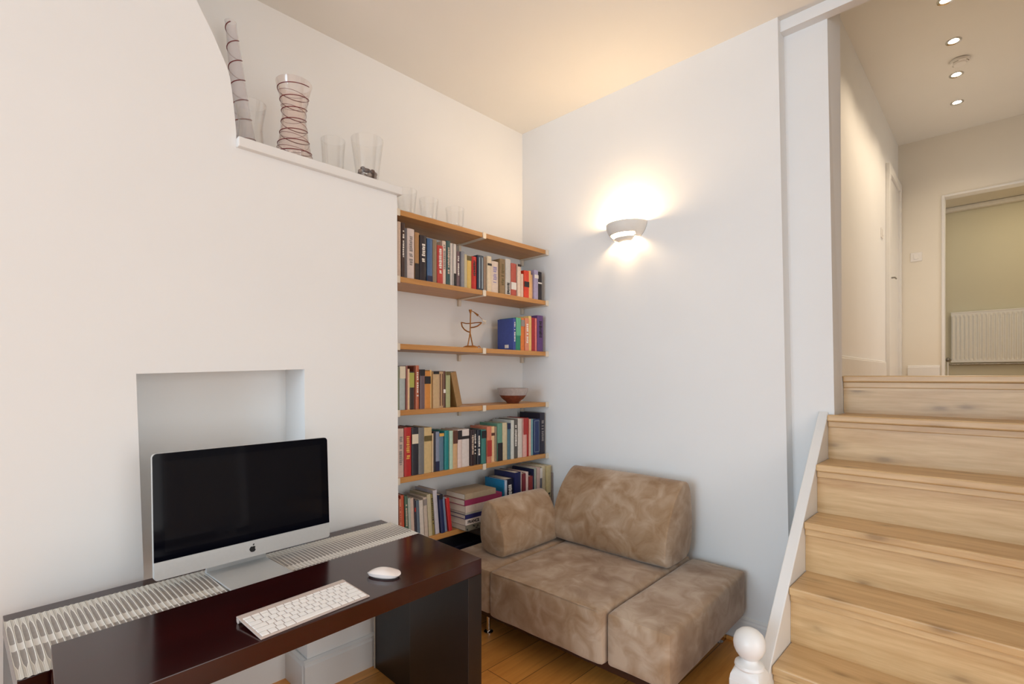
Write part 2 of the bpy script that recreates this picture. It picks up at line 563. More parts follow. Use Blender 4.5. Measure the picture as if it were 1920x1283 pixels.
nw = thing('newel_post', 'short white newel post with ball top at the foot of the oak steps', 'post', (1.548, 0.533, 0))
bm = bmesh.new()
hw = 0.0435
box(bm, 1.548 - hw, 1.548 + hw, 0.533 - hw, 0.533 + hw, 0, 0.268)
t4 = bmesh.new()
obj('post', bm, M_gloss, nw, bevel=0.004); t4.free()
bm = bmesh.new()    # chamfered shoulder: square turning round
N = 48
rings = []
for k, (f, z) in enumerate([(0.0, 0.266), (0.15, 0.279), (0.4, 0.290), (0.75, 0.297), (1.0, 0.300)]):
    ring = []
    for q in range(N):
        an = 2 * PI * q / N
        sq = hw / max(abs(math.cos(an)), abs(math.sin(an)))
        rr = sq * (1 - f) + 0.034 * f
        rr = min(rr, hw * (1.36 - 0.36 * f))
        ring.append(bm.verts.new((1.548 + rr * math.cos(an), 0.533 + rr * math.sin(an), z)))
    rings.append(ring)
for a_, b_ in zip(rings[:-1], rings[1:]):
    for q in range(N):
        bm.faces.new((a_[q], a_[(q + 1) % N], b_[(q + 1) % N], b_[q]))
bm.faces.new(rings[-1])
obj('shoulder', bm, M_gloss, nw, True)
bm = bmesh.new()
lathe(bm, [(0, 0.296), (0.038, 0.296), (0.041, 0.302), (0.039, 0.309), (0.030, 0.314), (0.024, 0.319), (0.023, 0.325), (0.03, 0.331), (0.037, 0.341), (0.0425, 0.354),
           (0.044, 0.366), (0.0425, 0.379), (0.037, 0.393), (0.027, 0.403), (0.014, 0.4095), (0, 0.411)], 1.548, 0.533, 36)
obj('ball_finial', bm, M_gloss, nw, True)

# ------------------------------------------------------------------ hall fittings
M_lamp = glow('lamp_lens', (1.0, 0.82, 0.58, 1), 9.0)
DL = [(4.515, 0.276, 'recessed ceiling spotlight nearest the viewer, cut by the top edge of the photo'),
      (5.107, 0.267, 'recessed ceiling spotlight in front of the round smoke alarm'),
      (5.69, 0.280, 'recessed ceiling spotlight just behind the round smoke alarm'),
      (6.27, 0.304, 'recessed ceiling spotlight farthest down the hall, dimmest of the row')]
def spot(name, loc, power, size, blend=0.5, color=(1.0, 0.81, 0.58)):
    d = bpy.data.lights.new(name, 'SPOT')
    d.energy = power; d.color = color; d.spot_size = math.radians(size); d.spot_blend = blend; d.shadow_soft_size = 0.03
    o = bpy.data.objects.new(name, d); COL.objects.link(o); o.location = loc
    return o
for k, (x, y, lab) in enumerate(DL):
    x, y = x, y
    t = thing('ceiling_spotlight', lab, 'ceiling light', (x, y, Z_HALL), 'recessed spotlights in the hall ceiling')
    bm = bmesh.new(); lathe(bm, [(0.033, Z_HALL - 0.002), (0.048, Z_HALL - 0.006), (0.05, Z_HALL), (0.033, Z_HALL)], x, y, 28, closed=True)
    obj('ring', bm, M_chrome, t, True)
    bm = bmesh.new(); lathe(bm, [(0, Z_HALL - 0.003), (0.033, Z_HALL - 0.002), (0.033, Z_HALL - 0.0005), (0, Z_HALL - 0.0005)], x, y, 28)
    obj('lens', bm, M_lamp, t)
    spot('hall_spot', (x, y, Z_HALL - 0.03), 29 if k < 3 else 13, 125, 0.7)
t = thing('smoke_alarm', 'round white smoke alarm on the hall ceiling between two spotlights', 'smoke alarm', (5.44, 0.246, Z_HALL))
bm = bmesh.new(); lathe(bm, [(0, -0.042), (0.040, -0.040), (0.046, -0.030), (0.060, -0.026), (0.062, -0.006), (0.055, 0), (0, 0)], 5.44, 0.246, 36)
bmesh.ops.translate(bm, verts=bm.verts[:], vec=(0, 0, Z_HALL)); obj('housing', bm, M_white, t, True)
for an in (0.4, 2.3, 4.0):
    bm = bmesh.new()
    pts = [(5.44 + 0.053 * math.cos(an + q * 0.12), 0.246 + 0.053 * math.sin(an + q * 0.12), Z_HALL - 0.0275) for q in range(7)]
    tube(bm, pts, 0.003, 6)
    obj('vent_slot', bm, M_steel, t)

t = thing('light_switch', 'square white light switch on the wall left of the radiator opening', 'switch', (7.0, 0.672, 2.455))
boxobj('plate', (6.991, 7.0, 0.622, 0.722, 2.407, 2.503), M_white, t, 0.003)
boxobj('rocker', (6.986, 6.991, 0.650, 0.694, 2.43, 2.48), M_white, t, 0.002)
t = thing('light_switch', 'small white switch seen edge on beside the hall door frame', 'switch', (5.93, 0.83, 2.53))
boxobj('plate', (5.88, 5.97, 0.821, 0.83, 2.48, 2.575), M_white, t, 0.003)
boxobj('rocker', (5.905, 5.945, 0.816, 0.821, 2.50, 2.555), M_white, t, 0.002)

def radiator(root, x, y0, y1, z0, z1, flutes, mat):
    """fluted panel on a wall at x, facing -x"""
    bm = bmesh.new()
    n = flutes * 6
    front, back = [], []
    for i in range(n + 1):
        y = y0 + (y1 - y0) * i / n
        q = (i % 6)
        d = (0.0, 0.0, 0.007, 0.012, 0.012, 0.007)[q]
        front.append((x - 0.065 - d + 0.006, y))
    prof = [(z0, -0.004), (z0 + 0.02, 0), (z0 + 0.05, 0.0), (z1 - 0.05, 0.0), (z1 - 0.02, 0.0), (z1, -0.004)]
    rows = []
    for zi, (z, dd) in enumerate(prof):
        flat = zi in (0, 1, 4, 5)
        rows.append([bm.verts.new(((x - 0.0665) if flat else fx, fy, z)) for fx, fy in front])
    for a_, b_ in zip(rows[:-1], rows[1:]):
        for i in range(n):
            bm.faces.new((a_[i], a_[i + 1], b_[i + 1], b_[i]))
    bk0 = [bm.verts.new((x - 0.045, y0, z0)), bm.verts.new((x - 0.045, y1, z0))]
    bk1 = [bm.verts.new((x - 0.045, y0, z1)), bm.verts.new((x - 0.045, y1, z1))]
    bm.faces.new((bk0[0], bk0[1], bk1[1], bk1[0]))
    bm.faces.new([bk0[0]] + rows[0] + [bk0[1]])
    bm.faces.new([bk1[0]] + rows[-1] + [bk1[1]])
    bm.faces.new([bk0[0], bk1[0]] + [r[0] for r in reversed(rows)])
    bm.faces.new([bk0[1], bk1[1]] + [r[-1] for r in reversed(rows)])
    obj('panel', bm, mat, root)
    boxobj('top_grille', (x - 0.07, x - 0.02, y0 - 0.004, y1 + 0.004, z1, z1 + 0.014), mat, root, 0.004)
    boxobj('wall_bracket', (x - 0.045, x - 0.0015, y0 + 0.1, y1 - 0.1, z0 + 0.1, z0 + 0.16), mat, root)
RY0, RY1, RZ0, RZ1 = -0.205, 0.452, 1.325, 1.925
t = thing('radiator', 'cream fluted radiator on the far wall beyond the hall opening', 'radiator', (8.25, 0.12, Z_LAND))
radiator(t, 8.25, RY0, RY1, RZ0, RZ1, 17, M_rad)
for yy, s in ((RY1 + 0.03, 1), (RY0 - 0.03, -1)):
    bm = bmesh.new(); ball(bm, (8.19, yy, RZ0 + 0.035), 0.024, 1.1, 14); tube(bm, [(8.19, yy - s * 0.035, RZ0 + 0.035), (8.19, yy, RZ0 + 0.035)], 0.012)
    obj('valve', bm, M_steel, t, True)
    bm = bmesh.new(); tube(bm, [(8.19, yy, Z_LAND - 0.002), (8.19, yy, RZ0 + 0.03)], 0.009); obj('pipe', bm, M_rad, t, True)
bm = bmesh.new(); tube(bm, [(8.20, RY0 - 0.03, RZ0 - 0.022), (8.20, RY1 + 0.03, RZ0 - 0.022)], 0.010); obj('pipe', bm, M_steel, t, True)
# radiator on the rear wall, seen mirrored in the dark screen
t = thing('radiator', 'white fluted radiator on the rear wall mirrored in the black computer screen', 'radiator', (1.98, -2.3, 0.12))
radiator(t, 1.98, -2.3 - 0.26, -2.3 + 0.34, 0.16, 0.72, 22, M_rad)
t.rotation_euler = (0, 0, -PI / 2)
bm = bmesh.new()
for xx in (5.40, 6.65):
    box(bm, xx, xx + 0.05, -0.95, -0.925, 1.16, 2.55)
for zz in (1.16, 2.50):
    box(bm, 5.45, 6.65, -0.95, -0.925, zz, zz + 0.05)
structure('hall_fill_frame', bm, M_gloss)  # invented frame around the hall fill light; the wall has no opening
area('hall_fill', (6.05, -0.94, 1.85), (PI / 2, 0, 0), 1.2, 1.3, 9, (0.92, 0.96, 1.0))  # added fill light, no known source; brightens the hall's far end
area('far_room_fill', (7.42, -0.2, 3.222), (0, 0, 0), 0.45, 0.9, 5.5, (1.0, 0.86, 0.60))  # added fill light without a fitting, set to brighten the radiator

# ------------------------------------------------------------------ wall lamp
SX, SY, SZ = X_RIGHT, 1.378, 1.930
wl = thing('wall_lamp', 'glowing plaster half bowl wall lamp on the right hand wall', 'wall lamp', (SX, SY, SZ))
bm = bmesh.new()
NP, NT_ = 40, 18
grid = {}
for i in range(NP + 1):
    ph = -PI / 2 + PI * i / NP
    for j in range(NT_ + 1):
        th = (PI / 2) * j / NT_ * 0.97
        r = math.cos(th) ** 0.85
        grid[i, j] = bm.verts.new((SX - 0.105 * r * math.cos(ph), SY + 0.112 * r * math.sin(ph), SZ - 0.094 * math.sin(th) ** 1.1))
for i in range(NP):
    for j in range(NT_):
        phm = -PI / 2 + PI * (i + 0.5) / NP
        if 8 <= j <= 10 and abs(phm) < 1.0 - 0.08 * abs(j - 9):
            continue
        if j >= 11 and abs(phm) > 1.0 or j >= 15:
            continue
        bm.faces.new((grid[i, j], grid[i + 1, j], grid[i + 1, j + 1], grid[i, j + 1]))
sh = obj('bowl_shade', bm, M_ceramic, wl, True)
md = sh.modifiers.new('thick', 'SOLIDIFY'); md.thickness = 0.006; md.offset = -1
boxobj('back_plate', (SX - 0.008, SX, SY - 0.04, SY + 0.04, SZ - 0.05, SZ - 0.012), M_ceramic, wl, 0.002)
bm = bmesh.new(); tube(bm, [(SX - 0.070, SY - 0.035, SZ - 0.030), (SX - 0.070, SY + 0.035, SZ - 0.030)], 0.005, 10)
obj('halogen_tube', bm, glow('halogen', (1.0, 0.85, 0.6, 1), 40.0), wl, True)
pl = bpy.data.lights.new('wall_lamp_light', 'POINT')
pl.energy = 10; pl.color = (1.0, 0.69, 0.38); pl.shadow_soft_size = 0.03
po = bpy.data.objects.new('wall_lamp_light', pl); COL.objects.link(po); po.location = (SX - 0.046, SY, SZ - 0.012)

# ================================================================== SHELVES
ZS = [1.890, 1.594, 1.297, 1.002, 0.702, 0.405]
ORD = ['top', 'second', 'third', 'fourth', 'fifth', 'bottom']
for k, z in enumerate(ZS):
    for sx, (x0, x1) in (('left', (1.205, 1.744)), ('right', (1.766, 2.240))):
        o = boxobj('shelf_board', (x0, x1, 1.908, Y_BACK - 0.002, z - 0.024, z), M_shelf, bevel=0.0015)
        tag(o, f'golden oak board, {sx} half of the {ORD[k]} shelf in the alcove', 'shelf', 'oak shelf boards in the alcove')
    for pos, xc, wd in (('left end', 1.2315, 0.035), ('middle', 1.755, 0.021), ('right end', 2.2525, 0.024)):
        t = thing('shelf_bracket', f'pale metal bracket holding the {pos} of the {ORD[k]} oak shelf', 'bracket', (xc, 2.0, z - 0.03), 'metal shelf brackets')
        h = wd / 2
        xa, xb = xc - h, xc + h
        if pos == 'left end':
            boxobj('end_clip', (xa, xb, 1.9035, 1.9075, z - 0.029, z + 0.002), M_clip, t, 0.001)
        else:
            boxobj('end_clip', (xa, xb, 1.9035, 1.909, z - 0.029, z + 0.002), M_clip, t, 0.001)
        boxobj('arm', (xa if pos != 'left end' else 1.18, xb if pos != 'left end' else 1.2, 1.909, Y_BACK - 0.002, z - 0.029, z - 0.0245), M_clip, t)
        boxobj('wall_plate', (xc - 0.008, xc + 0.008, Y_BACK - 0.02, Y_BACK - 0.002, z - 0.062, z - 0.029), M_clip, t, 0.002)

# ================================================================== BOOKS
BOOKS = [
    (2, 1.2451, 1.2625, 1.922, 1.594, 0.2457, 0.165, (205, 180, 160), 'book with cream spine with tiny dark print on the second shelf', 0, 'Lp'),
    (2, 1.265, 1.2826, 1.922, 1.594, 0.2453, 0.165, (60, 35, 28), 'book with dark brown spine with white title on the second shelf', 0, 'Lw'),
    (2, 1.2837, 1.2984, 1.922, 1.594, 0.2251, 0.159, (95, 90, 95), 'book with slate grey narrow spine on the second shelf', 0, ''),
    (2, 1.2996, 1.3375, 1.922, 1.594, 0.2285, 0.161, (215, 200, 195), 'book with broad white spine with pale print on the second shelf', 0, 'Lg'),
    (2, 1.3401, 1.3642, 1.922, 1.594, 0.2185, 0.154, (170, 128, 82), 'book with ochre tan spine with dark foot on the second shelf', 0, 'Bd0.0-0.35'),
    (2, 1.3657, 1.4035, 1.922, 1.594, 0.2103, 0.149, (35, 25, 35), 'book with broad black spine with big white title on the second shelf', 0, 'Lw'),
    (2, 1.4053, 1.4353, 1.922, 1.594, 0.2026, 0.144, (62, 98, 145), 'book with blue spine with navy foot on the second shelf', 0, 'Bn0.0-0.14'),
    (2, 1.4372, 1.4612, 1.922, 1.594, 0.2032, 0.144, (140, 120, 95), 'book with olive grey spine on the second shelf', 0, ''),
    (2, 1.4634, 1.4983, 1.922, 1.594, 0.1814, 0.13, (188, 58, 50), 'book with red spine with white title on the second shelf', 0, 'Lw'),
    (2, 1.499, 1.5209, 1.922, 1.594, 0.2099, 0.149, (222, 202, 186), 'book with creamy white spine with grey smudge on the second shelf', 0, 'Lg'),
    (2, 1.5216, 1.5452, 1.922, 1.594, 0.2144, 0.152, (52, 84, 84), 'book with dark green spine on the second shelf', 0, 'Lp'),
    (2, 1.5465, 1.5638, 1.922, 1.594, 0.2083, 0.147, (212, 203, 198), 'book with plain white spine on the second shelf', 0, ''),
    (2, 1.5648, 1.5805, 1.922, 1.594, 0.2064, 0.146, (214, 206, 198), 'book with white spine with dark foot on the second shelf', 0, 'Bd0.0-0.3'),
    (2, 1.5812, 1.5886, 1.922, 1.594, 0.2087, 0.148, (70, 35, 30), 'book with very thin dark brown spine on the second shelf', 0, ''),
    (2, 1.5893, 1.6111, 1.922, 1.594, 0.1773, 0.127, (120, 95, 100), 'book with mauve spine on the second shelf', 0, 'Lw'),
    (2, 1.6128, 1.6328, 1.922, 1.594, 0.1787, 0.128, (140, 140, 146), 'book with blue grey spine on the second shelf', 0, ''),
    (2, 1.6339, 1.6513, 1.922, 1.594, 0.1689, 0.122, (200, 186, 150), 'book with pale straw spine on the second shelf', 0, ''),
    (2, 1.6528, 1.6846, 1.922, 1.594, 0.1654, 0.119, (218, 182, 96), 'book with yellow spine with olive head on the second shelf', 0, 'Bo0.86-1.0'),
    (2, 1.6875, 1.72, 1.922, 1.594, 0.1688, 0.121, (192, 36, 28), 'book with glossy red spine on the second shelf', 0, 'Ld'),
    (2, 1.7237, 1.7662, 1.922, 1.594, 0.1813, 0.13, (40, 55, 76), 'book with dark spine with two silver stripes on the second shelf', 0, 'Vs'),
    (2, 1.7684, 1.7895, 1.922, 1.594, 0.1789, 0.128, (150, 126, 106), 'book with taupe spine on the second shelf', 0, ''),
    (2, 1.7907, 1.8205, 1.922, 1.594, 0.1862, 0.133, (226, 206, 176), 'book with cream spine with small dark label on the second shelf', 0, 'Bd0.74-0.8'),
    (2, 1.822, 1.8768, 1.922, 1.594, 0.1683, 0.121, (226, 207, 192), 'book with very broad cream spine with lilac print on the second shelf', 0, 'Ll'),
    (2, 1.8796, 1.9194, 1.922, 1.594, 0.188, 0.134, (140, 115, 80), 'book with olive brown spine with scrollwork on the second shelf', 0, 'Lo'),
    (2, 1.9243, 1.965, 1.922, 1.594, 0.1956, 0.139, (202, 198, 192), 'book with pale grey spine with black marks low down on the second shelf', 0, 'Ldlow'),
    (2, 1.9705, 2.0126, 1.922, 1.594, 0.18, 0.129, (182, 80, 66), 'book with terracotta spine with pale figure on the second shelf', 0, 'Bw0.2-0.42'),
    (2, 2.0186, 2.0462, 1.922, 1.594, 0.1807, 0.129, (226, 202, 182), 'book with cream spine with brown cap on the second shelf', 0, 'Bd0.93-1.0'),
    (2, 2.0471, 2.0667, 1.922, 1.594, 0.131, 0.096, (226, 196, 176), 'book with short blush pink thin spine on the second shelf', 0, ''),
    (2, 2.068, 2.1088, 1.922, 1.594, 0.1536, 0.111, (216, 60, 30), 'book with orange red spine with black band on the second shelf', 0, 'Bd0.4-0.6'),
    (2, 2.111, 2.1295, 1.922, 1.594, 0.1584, 0.115, (236, 186, 120), 'book with thin peach spine on the second shelf', 0, ''),
    (2, 2.1304, 2.1513, 1.922, 1.594, 0.1402, 0.103, (226, 178, 134), 'book with short apricot spine on the second shelf', 0, ''),
    (2, 2.1541, 2.1883, 1.922, 1.594, 0.1692, 0.122, (170, 160, 192), 'book with lavender spine with white star on the second shelf', 0, 'Bw0.72-0.84'),
    (2, 2.1911, 2.2259, 1.922, 1.594, 0.1656, 0.119, (38, 30, 35), 'book with small black spine with white dot on the second shelf', 0, 'Bw0.58-0.63'),
    (3, 1.9813, 2.0012, 1.922, 1.297, 0.1752, 0.126, (58, 76, 150), 'book with blue paperback showing its whole blue cover on the third shelf', 0, 'Lw'),
    (3, 2.0029, 2.0427, 1.922, 1.297, 0.1808, 0.129, (34, 130, 104), 'book with green spine with pale green upper half on the third shelf', 0, 'Bm0.45-1.0'),
    (3, 2.0453, 2.0759, 1.922, 1.297, 0.181, 0.129, (216, 120, 54), 'book with orange spine with grey label on top on the third shelf', 0, 'Bg0.75-0.95'),
    (3, 2.0777, 2.1088, 1.922, 1.297, 0.1837, 0.131, (216, 138, 108), 'book with salmon spine on the third shelf', 0, 'Lw'),
    (3, 2.1101, 2.1359, 1.922, 1.297, 0.1983, 0.141, (228, 192, 120), 'book with pale yellow spine on the third shelf', 0, ''),
    (3, 2.1372, 2.1647, 1.922, 1.297, 0.1916, 0.136, (166, 38, 44), 'book with crimson spine on the third shelf', 0, ''),
    (3, 2.166, 2.1818, 1.922, 1.297, 0.1905, 0.136, (218, 122, 116), 'book with thin rose pink spine on the third shelf', 0, ''),
    (3, 2.1841, 2.2349, 1.922, 1.297, 0.2089, 0.148, (98, 66, 124), 'book with tall purple spine on the third shelf', 0, 'Ld'),
    (4, 1.2456, 1.2569, 1.922, 1.002, 0.193, 0.137, (125, 130, 110), 'book with grey green thin spine on the fourth shelf', 0, ''),
    (4, 1.2575, 1.2888, 1.922, 1.002, 0.1957, 0.139, (176, 186, 186), 'book with pale blue spine with cream and black head on the fourth shelf', 0, 'Bc0.72-1.0'),
    (4, 1.2896, 1.297, 1.922, 1.002, 0.1984, 0.141, (150, 88, 80), 'book with very thin mauve red spine on the fourth shelf', 0, ''),
    (4, 1.2976, 1.3084, 1.922, 1.002, 0.1841, 0.132, (226, 190, 150), 'book with thin cream spine on the fourth shelf', 0, ''),
    (4, 1.3092, 1.3369, 1.922, 1.002, 0.1722, 0.124, (52, 42, 38), 'book with black spine with lime green label on the fourth shelf', 0, 'Bl0.58-0.97'),
    (4, 1.3375, 1.3436, 1.922, 1.002, 0.1967, 0.14, (120, 55, 35), 'book with very thin russet spine on the fourth shelf', 0, ''),
    (4, 1.3445, 1.3633, 1.922, 1.002, 0.2006, 0.142, (188, 106, 76), 'book with tall terracotta spine on the fourth shelf', 0, 'Lw'),
    (4, 1.3642, 1.3908, 1.922, 1.002, 0.1825, 0.13, (106, 86, 92), 'book with plum spine with dark head and white figure on the fourth shelf', 0, 'Bd0.84-1.0'),
    (4, 1.392, 1.4261, 1.922, 1.002, 0.1754, 0.126, (208, 136, 58), 'book with orange spine with dark picture on the fourth shelf', 0, 'Bd0.66-0.86'),
    (4, 1.427, 1.4384, 1.922, 1.002, 0.1806, 0.129, (228, 192, 130), 'book with thin pale cream spine on the fourth shelf', 0, ''),
    (4, 1.439, 1.4735, 1.922, 1.002, 0.1732, 0.124, (196, 166, 126), 'book with beige spine with dark head on the fourth shelf', 0, 'Bd0.93-1.0'),
    (4, 1.4741, 1.5015, 1.922, 1.002, 0.1735, 0.124, (190, 156, 116), 'book with tan spine with thin brown lines on the fourth shelf', 0, 'Vb'),
    (4, 1.5022, 1.5157, 1.922, 1.002, 0.1762, 0.126, (95, 60, 45), 'book with narrow dark brown spine on the fourth shelf', 0, 'Bw0.4-0.5'),
    (4, 1.5174, 1.5445, 1.922, 1.002, 0.1738, 0.125, (166, 168, 122), 'book with pale green spine on the fourth shelf', 0, 'Bo0.9-1.0'),
    (5, 1.2468, 1.2798, 1.92, 0.702, 0.2176, 0.154, (202, 178, 168), 'book with pale pinkish spine with faded title on the fifth shelf', 0, 'Lg'),
    (5, 1.2815, 1.3185, 1.92, 0.702, 0.2197, 0.155, (182, 36, 36), 'book with broad red spine with gold title on the fifth shelf', 0, 'Ly'),
    (5, 1.3205, 1.3554, 1.92, 0.702, 0.2169, 0.153, (35, 35, 46), 'book with black spine with cream label on the fifth shelf', 0, 'Bc0.66-0.86'),
    (5, 1.3572, 1.3887, 1.92, 0.702, 0.2144, 0.152, (115, 116, 118), 'book with slate grey spine on the fifth shelf', 0, ''),
    (5, 1.3905, 1.4338, 1.92, 0.702, 0.2116, 0.15, (206, 180, 130), 'book with broad beige spine with olive band on the fifth shelf', 0, 'Bo0.7-0.82'),
    (5, 1.4344, 1.4412, 1.92, 0.702, 0.1821, 0.13, (222, 198, 164), 'book with very thin ivory spine on the fifth shelf', 0, ''),
    (5, 1.4419, 1.4556, 1.92, 0.702, 0.1888, 0.135, (45, 40, 50), 'book with narrow black spine on the fifth shelf', 0, ''),
    (5, 1.4562, 1.4792, 1.92, 0.702, 0.1873, 0.134, (130, 140, 166), 'book with grey blue spine with navy foot on the fifth shelf', 0, 'Bn0.0-0.25'),
    (5, 1.4802, 1.5083, 1.92, 0.702, 0.1776, 0.127, (90, 120, 142), 'book with steel blue spine with yellow spot on the fifth shelf', 0, 'By0.92-1.0'),
    (5, 1.5106, 1.5357, 1.92, 0.702, 0.1881, 0.134, (24, 132, 136), 'book with bright teal spine on the fifth shelf', 0, ''),
    (5, 1.537, 1.5571, 1.92, 0.702, 0.1863, 0.133, (178, 206, 186), 'book with pale mint spine on the fifth shelf', 0, ''),
    (5, 1.5588, 1.5873, 1.92, 0.702, 0.1843, 0.132, (206, 166, 122), 'book with tan spine with brown block on the fifth shelf', 0, 'Bb0.66-1.0'),
    (5, 1.5897, 1.6163, 1.92, 0.702, 0.1873, 0.134, (222, 202, 196), 'book with pale pink spine with dark block near its top on the fifth shelf', 0, 'Bd0.74-0.98'),
    (5, 1.6191, 1.6679, 1.92, 0.702, 0.1869, 0.133, (216, 206, 202), 'book with broad white spine with small dark pictures on the fifth shelf', 0, 'Bd0.74-0.82'),
    (5, 1.6708, 1.6972, 1.92, 0.702, 0.1812, 0.13, (46, 25, 30), 'book with maroon black spine on the fifth shelf', 0, 'Lp'),
    (5, 1.6983, 1.7197, 1.92, 0.702, 0.1793, 0.128, (40, 35, 40), 'book with black spine with white curly title on the fifth shelf', 0, 'Lw'),
    (5, 1.7208, 1.7454, 1.92, 0.702, 0.1775, 0.127, (28, 34, 50), 'book with navy black spine with white blocks on the fifth shelf', 0, 'Lw'),
    (5, 1.7465, 1.7794, 1.92, 0.702, 0.1753, 0.126, (62, 124, 118), 'book with sea green spine with black patches on the fifth shelf', 0, 'Bd0.75-0.97'),
    (5, 1.7828, 1.8155, 1.92, 0.702, 0.1893, 0.135, (208, 124, 96), 'book with coral spine with red centre on the fifth shelf', 0, 'Br0.18-0.62'),
    (5, 1.8167, 1.8449, 1.92, 0.702, 0.187, 0.133, (236, 196, 150), 'book with peach spine with two dark stripes on the fifth shelf', 0, 'Bb0.74-0.82'),
    (5, 1.8461, 1.8606, 1.92, 0.702, 0.1854, 0.132, (150, 130, 110), 'book with narrow taupe grey spine on the fifth shelf', 0, ''),
    (5, 1.8622, 1.8988, 1.92, 0.702, 0.2006, 0.142, (100, 146, 126), 'book with soft green spine with dark lower half on the fifth shelf', 0, 'Bd0.0-0.48'),
    (5, 1.9008, 1.937, 1.92, 0.702, 0.2009, 0.143, (206, 190, 156), 'book with plain oatmeal spine on the fifth shelf', 0, ''),
    (5, 1.9394, 1.9622, 1.92, 0.702, 0.1959, 0.139, (74, 110, 126), 'book with petrol blue spine on the fifth shelf', 0, 'Bn0.84-1.0'),
    (5, 1.9642, 1.9881, 1.92, 0.702, 0.2118, 0.15, (206, 206, 198), 'book with tall clean white spine on the fifth shelf', 0, ''),
    (5, 1.9898, 2.0208, 1.92, 0.702, 0.2129, 0.151, (90, 85, 80), 'book with charcoal spine with pale flecks on the fifth shelf', 0, 'Lw'),
    (5, 2.0234, 2.0597, 1.92, 0.702, 0.2166, 0.153, (212, 202, 192), 'book with tall off white spine on the fifth shelf', 0, ''),
    (5, 2.061, 2.0906, 1.92, 0.702, 0.2146, 0.152, (222, 168, 158), 'book with pink spine with red and black head on the fifth shelf', 0, 'Br0.58-1.0'),
    (5, 2.0928, 2.1115, 1.92, 0.702, 0.2161, 0.153, (176, 34, 26), 'book with narrow scarlet spine on the fifth shelf', 0, ''),
    (5, 2.1129, 2.1282, 1.92, 0.702, 0.2089, 0.148, (228, 172, 152), 'book with thin salmon cream spine on the fifth shelf', 0, ''),
    (5, 2.1296, 2.1532, 1.92, 0.702, 0.2077, 0.147, (120, 166, 172), 'book with light turquoise spine on the fifth shelf', 0, ''),
    (5, 2.1546, 2.2099, 1.92, 0.702, 0.2053, 0.145, (34, 50, 98), 'book with navy blue spine with silver frame on the fifth shelf', 0, 'Fs'),
    (5, 2.2113, 2.2532, 1.92, 0.702, 0.238, 0.165, (38, 34, 50), 'book with tallest dark navy spine with grey picture on the fifth shelf', 0, 'Lg'),
    (6, 1.2468, 1.2579, 1.915, 0.405, 0.2037, 0.144, (206, 128, 98), 'book with thin orange cream spine on the bottom shelf', 1.5, 'Lr'),
    (6, 1.2606, 1.2774, 1.915, 0.405, 0.2162, 0.153, (192, 86, 60), 'book with rust orange spine on the bottom shelf', 1.5, ''),
    (6, 1.279, 1.2943, 1.915, 0.405, 0.2109, 0.149, (78, 108, 90), 'book with dark green dappled spine on the bottom shelf', 2, 'Lp'),
    (6, 1.2954, 1.3085, 1.915, 0.405, 0.1984, 0.141, (176, 186, 176), 'book with pale mint thin spine on the bottom shelf', 2.2, ''),
    (6, 1.3096, 1.3271, 1.915, 0.405, 0.1956, 0.139, (206, 182, 168), 'book with blush cream spine on the bottom shelf', 2.4, ''),
    (6, 1.3286, 1.3373, 1.915, 0.405, 0.1873, 0.134, (58, 54, 66), 'book with very thin dark spine on the bottom shelf', 2.6, 'Br0.7-0.8'),
    (6, 1.3382, 1.3548, 1.915, 0.405, 0.181, 0.129, (90, 106, 122), 'book with slate blue spine on the bottom shelf', 2.8, ''),
    (6, 1.3557, 1.3785, 1.915, 0.405, 0.1774, 0.127, (212, 202, 192), 'book with white paperback spine on the bottom shelf', 3, ''),
    (6, 1.3815, 1.402, 1.915, 0.405, 0.1869, 0.133, (196, 180, 166), 'book with stone coloured spine with grey patch on the bottom shelf', 3.2, 'Bg0.8-0.95'),
    (6, 1.4032, 1.4239, 1.915, 0.405, 0.1968, 0.14, (192, 182, 152), 'book with tall cream spine on the bottom shelf', 3.6, ''),
    (6, 1.4252, 1.4378, 1.915, 0.405, 0.1938, 0.138, (140, 126, 72), 'book with mustard spine with black spots on the bottom shelf', 4, 'Ld'),
    (6, 1.4394, 1.4631, 1.915, 0.405, 0.2094, 0.148, (197, 192, 202), 'book with tall lilac white spine on the bottom shelf', 4.6, ''),
    (6, 1.4668, 1.4897, 1.915, 0.405, 0.1847, 0.132, (34, 44, 88), 'book with navy spine with black head on the bottom shelf', 5.4, 'Bd0.88-1.0'),
    (6, 1.4909, 1.5089, 1.915, 0.405, 0.1683, 0.121, (120, 140, 168), 'book with powder blue spine on the bottom shelf', 6, ''),
    (6, 1.5109, 1.5317, 1.915, 0.405, 0.1606, 0.116, (192, 40, 42), 'book with bright red leaning spine on the bottom shelf', 7, ''),
    (7, 1.8624, 1.8679, 1.872, 0.405, 0.2024, 0.144, (28, 124, 170), 'book with bright sky blue book showing its blue cover on the bottom shelf', 0, ''),
    (7, 1.8687, 1.883, 1.872, 0.405, 0.2008, 0.143, (190, 196, 212), 'book with thin pale blue grey spine on the bottom shelf', 0, ''),
    (7, 1.8846, 1.9421, 1.872, 0.405, 0.2021, 0.143, (25, 25, 46), 'book with broad black spine with white lettering on the bottom shelf', 0, 'Lw'),
    (7, 1.9433, 1.9887, 1.872, 0.405, 0.2307, 0.162, (24, 30, 78), 'book with tall navy spine on the bottom shelf', 0, ''),
    (7, 1.99, 2.0048, 1.872, 0.405, 0.2278, 0.16, (212, 188, 182), 'book with thin pale rose spine on the bottom shelf', 0, ''),
    (7, 2.0061, 2.0322, 1.872, 0.405, 0.2159, 0.152, (122, 40, 50), 'book with burgundy spine on the bottom shelf', 0, ''),
    (7, 2.0348, 2.0566, 1.872, 0.405, 0.2213, 0.156, (226, 198, 192), 'book with rounded pinkish white spine on the bottom shelf', 0, ''),
